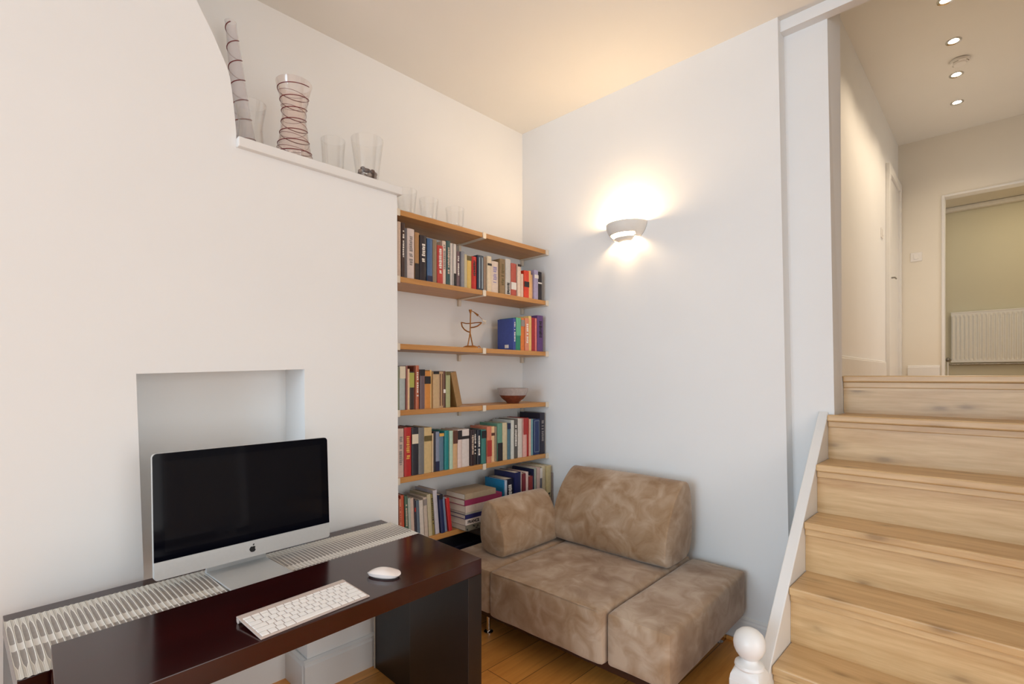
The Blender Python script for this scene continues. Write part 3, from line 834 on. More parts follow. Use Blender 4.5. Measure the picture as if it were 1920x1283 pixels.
    (7, 2.0583, 2.086, 1.872, 0.405, 0.1956, 0.139, (132, 45, 45), 'book with short red brown spine on the bottom shelf', 0, ''),
    (7, 2.0874, 2.0981, 1.872, 0.405, 0.2313, 0.163, (24, 30, 62), 'book with very thin tall midnight blue spine on the bottom shelf', 0, ''),
    (7, 2.0989, 2.1241, 1.872, 0.405, 0.2318, 0.163, (176, 186, 172), 'book with tall grey green spine on the bottom shelf', 0, ''),
    (7, 2.1255, 2.1468, 1.872, 0.405, 0.2346, 0.165, (200, 170, 160), 'book with cream and red spine on the bottom shelf', 0, 'Br0.3-0.5'),
    (7, 2.1482, 2.1708, 1.872, 0.405, 0.2286, 0.161, (110, 110, 122), 'book with slate spine with pale head on the bottom shelf', 0, 'Bw0.75-1.0'),
    (7, 2.1726, 2.2058, 1.872, 0.405, 0.2369, 0.165, (216, 200, 166), 'book with ivory spine on the bottom shelf', 0, ''),
    (7, 2.2077, 2.2462, 1.872, 0.405, 0.233, 0.164, (212, 192, 142), 'book with pale yellow spine with black spots on the bottom shelf', 0, 'Ldlow'),
    (7, 2.2511, 2.2636, 1.872, 0.405, 0.188, 0.134, (150, 135, 130), 'book with thin grey brown spine against the wall on the bottom shelf', 0, ''),
]

MK = {'p': (215, 190, 170), 'w': (235, 228, 220), 'g': (140, 132, 130), 'd': (30, 24, 28), 'l': (150, 140, 180), 'o': (98, 84, 44),
      'y': (222, 170, 80), 'r': (170, 50, 45), 'n': (24, 32, 70), 's': (150, 165, 175), 'm': (96, 176, 140), 'c': (226, 214, 190), 'b': (90, 52, 38)}
MK['l2'] = (168, 170, 84)
def mk_mat(ch):
    c = MK[ch]
    return plain('print_%s' % ch, rgb(*c), 0.55, 0, 0.03)
def cover_mat(c):
    return plain('cover_%d_%d_%d' % c, rgb(*c), 0.45, 0, 0.07, 60)
GROUPS = {2: 'books on the second shelf', 3: 'books on the third shelf', 4: 'books on the fourth shelf', 5: 'books on the fifth shelf',
          6: 'books on the bottom shelf, left of the stack', 7: 'books on the bottom shelf, right of the stack'}
rb = random.Random(3)
def marks(cov, mk, xc, w_, y, z, h):
    hw = w_ / 2
    if not mk:
        return
    if mk[0] == 'L':
        ch = mk[1]
        z0, z1 = (0.05, 0.34) if mk.endswith('low') else (0.3 + rb.uniform(-0.05, 0.1), 0.86 + rb.uniform(-0.05, 0.06))
        bm = bmesh.new()
        q = z + h * z1
        lim = z + h * z0
        gw = hw * 0.5
        while q > lim:
            L = rb.uniform(0.004, 0.009)
            box(bm, xc - gw * rb.uniform(0.6, 1), xc + gw * rb.uniform(0.6, 1), y - 0.0008, y, q - L, q)
            q -= L + rb.uniform(0.0015, 0.0035)
            if rb.random() < 0.15:
                q -= 0.008
        obj('lettering', bm, mk_mat(ch), cov)
    elif mk[0] == 'B':
        ch = mk[1]
        ch = 'l2' if ch == 'l' else ch
        a_, b_ = mk[2:].split('-')
        boxobj('spine_label', (xc - hw * 0.985, xc + hw * 0.985, y - 0.0008, y, z + h * float(a_), z + h * float(b_)), mk_mat(ch), cov)
    elif mk[0] == 'V':
        bm = bmesh.new()
        for s in (-0.45, 0.5):
            box(bm, xc + hw * (s - 0.17), xc + hw * (s + 0.17), y - 0.0008, y, z + h * 0.06, z + h * 0.94)
        obj('stripes', bm, mk_mat(mk[1]), cov)
    elif mk[0] == 'F':
        bm = bmesh.new()
        for s in (-0.72, 0.72):
            box(bm, xc + hw * s - 0.001, xc + hw * s + 0.001, y - 0.0008, y, z + h * 0.08, z + h * 0.95)
        for s in (0.08, 0.95):
            box(bm, xc - hw * 0.72, xc + hw * 0.72, y - 0.0008, y, z + h * s - 0.001, z + h * s + 0.001)
        obj('frame_line', bm, mk_mat(mk[1]), cov)

def book(k, x0, x1, y, zb, h, dep, c, label, lean, mk):
    w_ = (x1 - x0) - 0.0006
    y = y + rb.uniform(-0.006, 0.006)
    lr = math.radians(lean)
    xc = (x0 + x1) / 2 + h * math.tan(lr)
    dep = min(dep, Y_BACK - 0.004 - y)
    t = thing('book', label, 'book', (xc, y, zb + (w_ / 2 * math.sin(lr))), GROUPS[k])
    zz = t.location.z
    b = min(0.0016, w_ * 0.2)
    a0, a1 = xc - w_ / 2, xc + w_ / 2
    bm = bmesh.new()
    # rounded spine joined to two boards
    n = 6
    out_, inn = [], []
    rise = min(0.003, w_ * 0.12)
    for i in range(n + 1):
        f = i / n
        xx = a0 + w_ * f
        out_.append((xx, y + rise * (2 * f - 1) ** 2))
    pts = out_ + [(a1, y + dep), (a1 - b, y + dep), (a1 - b, y + 0.004 + rise), (a0 + b, y + 0.004 + rise), (a0 + b, y + dep), (a0, y + dep)]
    prism(bm, [(p[0], p[1], zz) for p in pts], [(p[0], p[1], zz + h) for p in pts])
    cov = obj('cover', bm, cover_mat(c), t)
    marks(cov, mk, xc, w_, y, zz, h)
    boxobj('pages', (a0 + b, a1 - b, y + 0.004 + rise, y + dep - 0.003, zz + 0.001, zz + h - 0.0025), M_page, t)
    if lean:
        t.rotation_euler = (0, -lr, 0)
    return t
for rec in BOOKS:
    r_ = list(rec)
    if 'whole blue cover' in r_[8]:
        r_[6] = 0.125
    bk_ = book(*r_)
    if 'whole blue cover' in r_[8]:
        xx = r_[1]
        cov = [c for c in bk_.children if c.name.startswith('cover')][0]
        boxobj('price_label', (xx - 0.0004, xx + 0.0006, 1.955, 1.985, 1.309, 1.328), mk_mat('w'), cov)
book(4, 1.546, 1.581, 1.925, 1.002, 0.172, 0.13, (152, 116, 70), 'worn ochre brown book leaning against the pale green spine on the fourth shelf', 13.5, '')

# the pile of books lying flat on the bottom shelf, from the top down
PILE = [(0.556, 0.584, 0.205, 0.150, (166, 146, 120), 'thick greyish beige book lying on top of the pile', ''),
        (0.527, 0.5555, 0.250, 0.160, (150, 50, 86), 'magenta spined book lying second from the top of the pile', ''),
        (0.494, 0.5265, 0.225, 0.160, (206, 188, 176), 'thick cream book lying under the magenta book in the pile', ''),
        (0.484, 0.4935, 0.225, 0.158, (176, 170, 156), 'thin pale grey book lying on the navy book in the pile', ''),
        (0.4625, 0.4835, 0.235, 0.165, (46, 44, 96), 'navy blue book lying in the lower half of the pile', ''),
        (0.4335, 0.462, 0.25, 0.165, (222, 208, 200), 'white book with bold black title lying in the pile', 'T'),
        (0.4052, 0.433, 0.25, 0.168, (126, 122, 108), 'bottom book of the pile with black and grey patterned spine', 'P')]
for z0, z1, L, D, c, lab, mk in PILE:
    x0, y0 = 1.580 + rb.uniform(-0.004, 0.004), 1.851 + rb.uniform(-0.003, 0.003)
    t = thing('book', lab, 'book', (x0 + L / 2, y0 + D / 2, z0), 'books lying in the pile on the bottom shelf')
    b = 0.0022
    bm = bmesh.new()
    pts = [(y0, z0), (y0 + D, z0), (y0 + D, z0 + b), (y0 + 0.004, z0 + b), (y0 + 0.004, z1 - b), (y0 + D, z1 - b), (y0 + D, z1), (y0, z1)]
    prism(bm, [(x0, p[0], p[1]) for p in pts], [(x0 + L, p[0], p[1]) for p in pts])
    cov = obj('cover', bm, cover_mat(c), t)
    boxobj('pages', (x0 + 0.003, x0 + L - 0.003, y0 + 0.004, y0 + D - 0.004, z0 + b, z1 - b), M_page, t)
    if mk == 'T':
        cu = bpy.data.curves.new('title', 'FONT')
        cu.body = 'FRANCE'
        cu.size = 0.020
        cu.extrude = 0.0003
        cu.offset = 0.0007
        to = bpy.data.objects.new('tmp_title', cu)
        COL.objects.link(to)
        me = bpy.data.meshes.new_from_object(to)
        COL.objects.unlink(to); bpy.data.objects.remove(to)
        me.transform(Matrix.Translation((x0 + 0.014, y0 - 0.0003, z0 + 0.007)) @ Matrix.Rotation(PI / 2, 4, 'X'))
        bm = bmesh.new(); bm.from_mesh(me)
        obj('title', bm, mk_mat('d'), cov)
        bm = bmesh.new()
        q = x0 + 0.115
        while q < x0 + L - 0.03:
            box(bm, q, q + 0.0035, y0 - 0.0006, y0, z0 + 0.008, z0 + 0.019); q += 0.0062
        obj('lettering', bm, mk_mat('g'), cov)
    if mk == 'P':
        bm = bmesh.new()
        for i in range(34):
            qx = x0 + 0.004 + rb.random() * (L - 0.03); qz = z0 + 0.002 + rb.random() * 0.018
            box(bm, qx, qx + rb.uniform(0.005, 0.018), y0 - 0.0006, y0, qz, qz + rb.uniform(0.003, 0.007))
        o = obj('spine_pattern', bm, mk_mat('d'), cov)

# ================================================================== THINGS ON THE SHELVES
t = thing('bowl', 'small brown and grey glazed bowl on the fourth shelf', 'bowl', (2.046, 1.985, 1.002))
bx, by, bz = 2.046, 1.985, 1.002
bm = bmesh.new(); lathe(bm, [(0, bz), (0.034, bz), (0.036, bz + 0.004), (0.038, bz + 0.008), (0.062, bz + 0.026), (0.076, bz + 0.045), (0.0735, bz + 0.045), (0.058, bz + 0.028), (0.034, bz + 0.012), (0, bz + 0.010)], bx, by, 40)
obj('lower_bowl', bm, plain('brown_glaze', rgb(120, 62, 44), 0.25, 0, 0.2, 60), t, True)
bm = bmesh.new(); lathe(bm, [(0.076, bz + 0.045), (0.084, bz + 0.064), (0.088, bz + 0.084), (0.086, bz + 0.085), (0.082, bz + 0.066), (0.0735, bz + 0.045)], bx, by, 40, closed=True)
ub = obj('rim', bm, plain('grey_glaze', rgb(176, 162, 156), 0.22, 0, 0.08, 80), t, True); ub['label'] = 'grey glazed rim'

# brass wire archer
FW = Vector((0.7166, 0.6975, 0)); RT = Vector((0.6975, -0.7166, 0))
ax_, ay_, az_ = 1.702, 1.955, 1.297
K = 0.000252
def AP(px, py, d=0.0): return Vector((ax_, ay_, az_)) + RT * ((px - 322) * K) + FW * d + Vector((0, 0, (935 - py) * K + 0.008))
t = thing('figurine', 'brass wire figure of an archer drawing a bow on the third shelf', 'figurine', (ax_, ay_, az_))
bm = bmesh.new()
prof = [(-165, 0.2), (-140, 0.55), (-100, 0.85), (-60, 1.0), (0, 0.95), (70, 1.0), (120, 0.75), (150, 0.5)]
rings = []
for u, hh in prof:
    ring = []
    for q in range(12):
        an = PI * q / 11
        p = Vector((ax_, ay_, az_)) + RT * (u * K) + FW * (0.022 * math.cos(an) * (0.5 + 0.5 * hh)) + Vector((0, 0, 0.0145 * hh * math.sin(an) + 0.0003))
        ring.append(bm.verts.new(p))
    rings.append(ring)
for a_, b_ in zip(rings[:-1], rings[1:]):
    for q in range(11):
        bm.faces.new((a_[q], a_[q + 1], b_[q + 1], b_[q]))
    bm.faces.new((a_[0], b_[0], b_[-1], a_[-1]))
bm.faces.new(rings[0]); bm.faces.new(list(reversed(rings[-1])))
tube(bm, [AP(470, 950), AP(485, 925), AP(510, 925), AP(522, 950), AP(526, 965)], 0.0023)
obj('base', bm, M_brassbase, t, True)
bm = bmesh.new(); tube(bm, [AP(318, 655), AP(268, 930)], 0.0031); obj('leg', bm, M_bronze, t, True)
bm = bmesh.new(); tube(bm, [AP(318, 655), AP(372, 930)], 0.0031); obj('leg', bm, M_bronze, t, True)
bm = bmesh.new(); tube(bm, [AP(318, 655), AP(322, 460), AP(326, 250)], 0.0033); tube(bm, [AP(326, 255), AP(320, 182)], 0.004, r1=0.0085)
obj('body', bm, M_bronze, t, True)
bm = bmesh.new()
tube(bm, [AP(318, 642), AP(255, 622), AP(200, 585), AP(155, 525), AP(137, 440)], 0.0033)
tube(bm, [AP(322, 548), AP(400, 538), AP(470, 515), AP(525, 472), AP(552, 440)], 0.0033)
obj('bow', bm, M_bronze, t, True)
bm = bmesh.new(); tube(bm, [AP(137, 440), AP(235, 462), AP(322, 462), AP(430, 448), AP(552, 440)], 0.0026); obj('arms', bm, M_bronze, t, True)
bm = bmesh.new(); tube(bm, [AP(345, 205), AP(385, 225)], 0.0019); tube(bm, [AP(385, 222), AP(480, 300)], 0.0016, r1=0.006); tube(bm, [AP(470, 290), AP(590, 400)], 0.0013)
obj('arrow', bm, M_bronze, t, True)
bm = bmesh.new(); tube(bm, [AP(560, 380), AP(600, 420), AP(640, 435)], 0.002, r1=0.009, seg=4); tube(bm, [AP(640, 435), AP(600, 465), AP(570, 470)], 0.009, r1=0.002, seg=4)
obj('arrow_feather', bm, M_clip, t)

# dark navy lidded block under the lowest shelf
t = thing('navy_block', 'dark navy lidded block under the bottom shelf behind the sofa', 'box', (1.55, 2.0, 0))
M_navy = plain('navy_board', rgb(20, 24, 44), 0.5, 0, 0.05)
boxobj('body', (1.22, 1.78, 1.93, 2.098, 0.0, 0.27), M_navy, t, 0.004)
boxobj('lid', (1.215, 1.785, 1.925, 2.10, 0.27, 0.315), M_navy, t, 0.004)

# ------------------------------------------------------------------ glassware
def vessel(name, label, cat, x, y, z, outer, mat, wall=0.0025, base=0.012, group=None, seg=40, offs=None, rim=True):
    t = thing(name, label, cat, (x, y, z), group)
    h = outer[-1][1]
    inner = [(max(r - wall, 0.001), q) for r, q in outer if q > base]
    prof = [(0, 0)] + outer + list(reversed(inner)) + [(max(inner[0][0] * 0.98, 0.001), base), (0, base)]
    bm = bmesh.new()
    lathe(bm, [(r, z + q) for r, q in prof], x, y, seg)
    if offs:
        for v in bm.verts:
            d = offs(v.co.z - z); v.co.x += d[0]; v.co.y += d[1]
    obj('glass_body', bm, mat, t, True)
    return t
def spline(pts, n=24):
    out = []
    for i in range(len(pts) - 1):
        p0, p1, p2, p3 = pts[max(i - 1, 0)], pts[i], pts[i + 1], pts[min(i + 2, len(pts) - 1)]
        for s in range(n):
            u = s / n
            out.append(tuple(0.5 * ((2 * p1[k]) + (-p0[k] + p2[k]) * u + (2 * p0[k] - 5 * p1[k] + 4 * p2[k] - p3[k]) * u * u + (-p0[k] + 3 * p1[k] - 3 * p2[k] + p3[k]) * u ** 3) for k in range(len(p1))))
    out.append(tuple(pts[-1]))
    return out
def rad_at(prof, q):
    for (r0, z0), (r1, z1) in zip(prof[:-1], prof[1:]):
        if z0 <= q <= z1 and z1 > z0:
            return r0 + (r1 - r0) * (q - z0) / (z1 - z0)
    return prof[-1][0]
def thread(parent, x, y, z, prof, z0, z1, turns, r, ph, hand=1, offs=None, n=260, wob=0.0):
    pts = []
    for i in range(n + 1):
        f = i / n
        q = z0 + (z1 - z0) * f
        an = ph + hand * 2 * PI * turns * f
        q2 = q + wob * math.sin(an * 1.0)
        q2 = max(z0, min(z1, q2))
        rr = rad_at(prof, q2) + r * 0.4
        d = offs(q2) if offs else (0, 0)
        pts.append((x + rr * math.cos(an) + d[0], y + rr * math.sin(an) + d[1], z + q2))
    bm = bmesh.new(); tube(bm, pts, r, 6)
    obj('glass_thread', bm, M_stripe, parent, True)

ZL = 1.938
# tall bottle with a leaning neck
M_milk = NT('milky_glass')
_tr = M_milk.n('ShaderNodeBsdfTransparent'); _tr.inputs[0].default_value = (0.985, 0.975, 0.98, 1)
_df = M_milk.n('ShaderNodeBsdfDiffuse'); _df.inputs[0].default_value = (0.86, 0.83, 0.84, 1)
_gl = M_milk.n('ShaderNodeBsdfGlossy'); _gl.inputs['Roughness'].default_value = 0.06
_m1 = M_milk.n('ShaderNodeMixShader'); _m1.inputs[0].default_value = 0.26
_m2 = M_milk.n('ShaderNodeMixShader'); _lw = M_milk.n('ShaderNodeLayerWeight'); _lw.inputs['Blend'].default_value = 0.3
M_milk.l(_tr.outputs[0], _m1.inputs[1]); M_milk.l(_df.outputs[0], _m1.inputs[2])
M_milk.l(M_milk.math('MULTIPLY', M_milk.math('POWER', _lw.outputs['Facing'], 3.0), 0.3, True), _m2.inputs[0]); M_milk.l(_m1.outputs[0], _m2.inputs[1]); M_milk.l(_gl.outputs[0], _m2.inputs[2])
M_milk.l(_m2.outputs[0], M_milk.out.inputs['Surface']); M_milk.t.nodes.remove(M_milk.b)
M_milk = M_milk.m
def lean1(q):
    k = max(0, q - 0.16) * -0.118
    return (RT.x * k, RT.y * k)
P1 = spline([(0.040, 0.0), (0.047, 0.03), (0.046, 0.07), (0.038, 0.12), (0.030, 0.17), (0.027, 0.23), (0.0245, 0.31), (0.0215, 0.40), (0.0185, 0.47), (0.0195, 0.505)], 6)
x1, y1 = 0.628, 1.985
v = vessel('vase', 'tall bottle vase with leaning neck and dark red spiral, leftmost on the chimney ledge', 'vase', x1, y1, ZL, P1, M_milk, offs=lean1)
thread(v, x1, y1, ZL, P1, 0.02, 0.495, 6.6, 0.0017, 0.6, 1, lean1)
P2 = spline([(0.041, 0.0), (0.042, 0.02), (0.0385, 0.06), (0.039, 0.09), (0.045, 0.125), (0.0495, 0.155)], 6)
vessel('vase', 'clear waisted glass vase in front of the tall bottle on the chimney ledge', 'vase', 0.618, 1.862, ZL, P2, M_glass)
P3 = spline([(0.064, 0.0), (0.0625, 0.02), (0.052, 0.07), (0.0425, 0.14), (0.042, 0.18), (0.050, 0.235), (0.062, 0.283)], 6)
x3, y3 = 0.764, 1.856
v = vessel('vase', 'hourglass vase wound with dark red glass threads on the chimney ledge', 'vase', x3, y3, ZL, P3, M_pink)
thread(v, x3, y3, ZL, P3, 0.012, 0.272, 6.5, 0.0016, 2.2, 1, wob=0.006)
thread(v, x3, y3, ZL, P3, 0.012, 0.268, 5.0, 0.0007, 0.2, -1)
P4 = spline([(0.038, 0.0), (0.0395, 0.01), (0.041, 0.06), (0.0455, 0.125)], 6)
vessel('tumbler', 'small clear empty tumbler, second from the right end of the chimney ledge', 'glass', 0.912, 1.852, ZL, P4, M_glass)
P5 = spline([(0.042, 0.0), (0.0435, 0.012), (0.052, 0.08), (0.0645, 0.176)], 6)
x5, y5 = 1.058, 1.852
vessel('tumbler', 'large clear tumbler holding brown pebbles at the right of the chimney ledge', 'glass', x5, y5, ZL, P5, M_glass)
M_peb = plain('brown_pebble', rgb(96, 72, 60), 0.5, 0, 0.3, 60)
M_peb2 = plain('grey_pebble', rgb(150, 130, 116), 0.5, 0, 0.3, 60)
rp = random.Random(5)
npeb = 0
for lay in range(3):
    for q in range(7 if lay < 2 else 3):
        an = 2 * PI * q / 7 + lay * 0.45
        rr = (0.026 if q else 0.0) if lay < 2 else 0.016
        rr = 0.030 if lay < 2 else 0.017
        bm = bmesh.new(); ball(bm, (x5 + rr * math.cos(an), y5 + rr * math.sin(an), ZL + 0.0225 + lay * 0.0175), 0.0105, 0.85, 10)
        o = obj('pebble', bm, M_peb if rp.random() < 0.7 else M_peb2, None, True)
        tag(o, 'brown or grey pebble inside the large tumbler on the chimney ledge', 'pebble', 'pebbles in the large tumbler')
for x, y, lab, rt, rbs, hh in ((1.325, 1.968, 'clear tumbler at the left end of the top shelf, half hidden by the ledge', 0.048, 0.036, 0.118),
                               (1.452, 1.97, 'clear tapered tumbler in the middle of the three on the top shelf', 0.0465, 0.036, 0.108),
                               (1.611, 1.968, 'clear straight tumbler, rightmost of the three on the top shelf', 0.0475, 0.041, 0.102)):
    P = spline([(rbs, 0), (rbs + 0.001, 0.008), (rbs + (rt - rbs) * 0.55, hh * 0.55), (rt, hh)], 5)
    vessel('tumbler', lab, 'glass', x, y, 1.890, P, M_glass, 0.003, 0.014, 'clear tumblers on the top shelf')

# ================================================================== THE TWO TABLES
ZB, ZF = 0.572, 0.622
BQ = [(0.030, 1.341), (1.083, 1.402), (1.0913, 1.800), (0.0139, 1.733)]
FQ = [(0.0675, 1.047), (0.9895, 1.0866), (1.0000, 1.4135), (0.0774, 1.342)]
def along(q, f0, f1, g0=0.0, g1=1.0):
    """sub-quad of q between fractions f across its length and g across its depth"""
    def P(f, g):
        a = (q[0][0] + (q[1][0] - q[0][0]) * f, q[0][1] + (q[1][1] - q[0][1]) * f)
        b = (q[3][0] + (q[2][0] - q[3][0]) * f, q[3][1] + (q[2][1] - q[3][1]) * f)
        return (a[0] + (b[0] - a[0]) * g, a[1] + (b[1] - a[1]) * g)
    return [P(f0, g0), P(f1, g0), P(f1, g1), P(f0, g1)]
t = thing('console_table', 'long dark mahogany table against the chimney breast, carrying the computer and pale runner', 'table', (0.55, 1.57, 0))
bm = bmesh.new(); slab(bm, BQ, ZB - 0.046, ZB); obj('table_top', bm, M_table, t, bevel=0.0015)
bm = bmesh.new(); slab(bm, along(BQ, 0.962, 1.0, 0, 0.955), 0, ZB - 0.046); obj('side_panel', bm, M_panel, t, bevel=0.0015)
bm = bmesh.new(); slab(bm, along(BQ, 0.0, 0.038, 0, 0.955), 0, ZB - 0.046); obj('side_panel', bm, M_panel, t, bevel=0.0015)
q = along(BQ, 0.958, 0.962, 0.945, 0.955)
bm = bmesh.new(); slab(bm, q, 0, ZB - 0.046); e = obj('edge_strip', bm, M_clip, t); e['label'] = 'pale metal edge strip'
t = thing('desk', 'dark red mahogany table in front carrying the keyboard and mouse', 'table', (0.53, 1.22, 0))
bm = bmesh.new(); slab(bm, FQ, ZF - 0.044, ZF); obj('table_top', bm, M_table, t, bevel=0.0015)
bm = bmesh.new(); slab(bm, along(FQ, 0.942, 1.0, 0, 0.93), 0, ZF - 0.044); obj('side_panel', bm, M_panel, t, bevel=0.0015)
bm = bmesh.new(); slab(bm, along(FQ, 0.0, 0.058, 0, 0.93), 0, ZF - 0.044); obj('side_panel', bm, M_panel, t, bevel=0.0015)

# pleated table runner
RQ = [(0.0287, 1.341), (1.086, 1.400), (1.0945, 1.742), (0.0139, 1.684)]
nt = NT('pleated_silver_runner')
uv = nt.n('ShaderNodeUVMap')
sp = nt.n('ShaderNodeSeparateXYZ')
nt.l(uv.outputs[0], sp.inputs[0])
NPL = 88.0
u = nt.math('FRACT', nt.math('MULTIPLY', sp.outputs[0], NPL))
c = nt.math('ABSOLUTE', nt.math('SUBTRACT', u, 0.5))               # 0 centre .. 0.5 edge
vv = sp.outputs[1]
lens_w = nt.ramp(vv, [(0.0, 0.02), (0.14, 0.03), (0.2, 0.30), (0.34, 0.38), (0.5, 0.34), (0.72, 0.36), (0.84, 0.26), (0.9, 0.03)])
inside = nt.math('LESS_THAN', c, lens_w)
edge = nt.math('LESS_THAN', nt.math('ABSOLUTE', nt.math('SUBTRACT', c, nt.math('ADD', lens_w, 0.05))), 0.055)
mid = nt.math('MULTIPLY', nt.math('GREATER_THAN', vv, 0.42), nt.math('LESS_THAN', vv, 0.54))
ns = nt.noise(nt.coords((30, 30, 30)), 2.0, 3)
grey = nt.mix(ns, rgb(126, 116, 108), rgb(156, 146, 138))
col = nt.mix(inside, rgb(206, 198, 184), grey)
col = nt.mix(nt.math('MULTIPLY', inside, mid), col, rgb(222, 216, 208))
col = nt.mix(edge, col, rgb(236, 230, 220))
line = nt.math('GREATER_THAN', c, 0.47)
col = nt.mix(line, col, rgb(120, 106, 92))
nt.l(col, nt.b.inputs['Base Color'])
nt.set(Roughness=0.42)
nt.b.inputs['Sheen Weight'].default_value = 0.2
M_run = nt.m
bm = bmesh.new()
uvl = bm.loops.layers.uv.new('UVMap')
NU, NV = 88 * 6, 10
gridv = {}
for i in range(NU + 1):
    f = i / NU
    for j in range(NV + 1):
        g = j / NV
        p = along(RQ, f, f, g, g)[0]
        z = ZB + 0.0006 + 0.0026 * (0.5 + 0.5 * math.cos(2 * PI * (f * NPL))) ** 2 * (0.35 + 0.65 * math.sin(PI * min(1, max(0, g))))
        y_ = p[1] + 0.0015 * math.sin(i * 1.3) * (1 if j in (0, NV) else 0)
        gridv[i, j] = (bm.verts.new((p[0], y_, z)), f, g)
for i in range(NU):
    for j in range(NV):
        ks = [(i, j), (i + 1, j), (i + 1, j + 1), (i, j + 1)]
        fc = bm.faces.new([gridv[k][0] for k in ks])
        for lp, k in zip(fc.loops, ks):
            lp[uvl].uv = (gridv[k][1], gridv[k][2])
ro = obj('table_runner', bm, M_run, None, True)
tag(ro, 'pale silver pleated runner with leaf pattern lying along the back table', 'table runner')

# ------------------------------------------------------------------ computer
AN = math.radians(3.4)
cx, cy, cz = 0.5445, 1.6217, ZB + 0.0045
t = thing('desktop_computer', 'all in one computer with black screen on aluminium stand', 'computer', (cx, cy, cz))
TL = math.tan(math.radians(3.0))
def panel(bm, x0, x1, z0, z1, d0, d1, r=0.0, rb_=0.0):
    """upright rounded rectangle, leaning back; d = distance behind the face"""
    pts = []
    for (px, pz, sx, sz, rr) in ((x1, z1, -1, -1, r), (x0, z1, 1, -1, r), (x0, z0, 1, 1, rb_), (x1, z0, -1, 1, rb_)):
        if rr <= 0:
            pts.append((px, pz)); continue
        ox, oz = px + sx * rr, pz + sz * rr
        a0 = {(-1, -1): 0, (1, -1): 90, (1, 1): 180, (-1, 1): 270}[(sx, sz)]
        for q in range(7):
            an = math.radians(a0 + 15 * q)
            pts.append((ox + rr * math.cos(an), oz + rr * math.sin(an)))
    def Q(p, d): return (cx + p[0], cy + d + (p[1] - 0.03) * TL, cz + p[1])
    return prism(bm, [Q(p, d0) for p in pts], [Q(p, d1) for p in pts])
W2 = 0.25
zc0, zc1, zt = 0.031, 0.0795, 0.3665
M_scr = plain('screen_bezel', (0.003, 0.0032, 0.006, 1), 0.06, 0, 0.02, spec=0.08)
M_dis = plain('screen_display', (0.0065, 0.0062, 0.0085, 1), 0.05, 0, 0.02, spec=0.10)
bm = bmesh.new(); panel(bm, -W2, W2, zc1, zt, 0.0, 0.004, 0.011); obj('screen_bezel', bm, M_scr, t)
bm = bmesh.new(); panel(bm, -W2 + 0.025, W2 - 0.025, zc1 + 0.022, zt - 0.022, -0.0005, 0.0); obj('display', bm, M_dis, t)
bm = bmesh.new(); panel(bm, -W2, W2, zc0, zc1 - 0.0006, 0.0, 0.005, 0.0, 0.008); ch = obj('chin', bm, M_alu, t)
bm = bmesh.new()
a_, b_ = panel(bm, -W2, W2, zc0, zt, 0.0045, 0.016, 0.011, 0.008)
c2 = sum((v.co for v in b_), Vector()) / len(b_)
back2 = [bm.verts.new(c2 + (v.co - c2) * 0.72 + Vector((0, 0.022, 0))) for v in b_]
bm.faces.remove([f for f in bm.faces if set(f.verts) == set(b_)][0])
for i in range(len(b_)):
    j = (i + 1) % len(b_)
    bm.faces.new((b_[i], b_[j], back2[j], back2[i]))
bm.faces.new(back2)
obj('back_shell', bm, M_alu, t)
# bitten apple mark on the chin
def emblem(bm, ex, ez, s):
    y = lambda z: cy - 0.0006 + (z - 0.03) * TL
    out = []
    n = 44
    for i in range(n):
        an = PI / 2 + 2 * PI * i / n
        r = 1.0 + 0.10 * math.cos(2 * an + 0) * 0.6
        xx = 0.92 * r * math.cos(an); zz = 0.98 * r * math.sin(an)
        zz -= 0.20 * math.exp(-(xx / 0.22) ** 2) * (1 if zz > 0 else -0.5)
        xx *= 1.0 if zz > 0 else (1 - 0.16 * (-zz))
        d = math.hypot(xx - 1.15, zz - 0.12)
        if d < 0.52:
            k = 0.52 / max(d, 1e-3)
            xx, zz = 1.15 + (xx - 1.15) * k, 0.12 + (zz - 0.12) * k
        out.append((xx, zz))
    A = [(cx + ex + s * p[0], y(ez + s * p[1]), cz + ez + s * p[1]) for p in out]
    B = [(p[0], p[1] + 0.0008, p[2]) for p in A]
    prism(bm, A, B)
    leaf = []
    for i in range(12):
        u_ = i / 11
        leaf.append((0.05 + 0.42 * u_ - 0.16 * math.sin(PI * u_), 1.08 + 0.52 * u_ + 0.10 * math.sin(PI * u_)))
    for i in range(10, 0, -1):
        u_ = i / 11
        leaf.append((0.05 + 0.42 * u_ + 0.17 * math.sin(PI * u_), 1.08 + 0.52 * u_ - 0.12 * math.sin(PI * u_)))
    A = [(cx + ex + s * p[0], y(ez + s * p[1]), cz + ez + s * p[1]) for p in leaf]
    prism(bm, A, [(p[0], p[1] + 0.0008, p[2]) for p in A])
bm = bmesh.new(); emblem(bm, 0.0, 0.0535, 0.0098); obj('emblem', bm, M_black, ch)
bm = bmesh.new()
fx0, fx1 = -0.112, 0.058
box(bm, cx + fx0, cx + fx1, cy - 0.145, cy + 0.06, cz - 0.001, cz + 0.004)
obj('stand_foot', bm, M_alu, t, bevel=0.0015)
bm = bmesh.new()
yb = cy + 0.045
prism(bm, [(cx + fx0, yb, cz + 0.003), (cx + fx1, yb, cz + 0.003), (cx + fx1, yb + 0.008, cz + 0.003), (cx + fx0, yb + 0.008, cz + 0.003)],
      [(cx + fx0, yb - 0.002, cz + 0.19), (cx + fx1, yb - 0.002, cz + 0.19), (cx + fx1, yb + 0.006, cz + 0.19), (cx + fx0, yb + 0.006, cz + 0.19)])
obj('stand_neck', bm, M_alu, t, bevel=0.0015)
t.rotation_euler = (0, 0, AN)

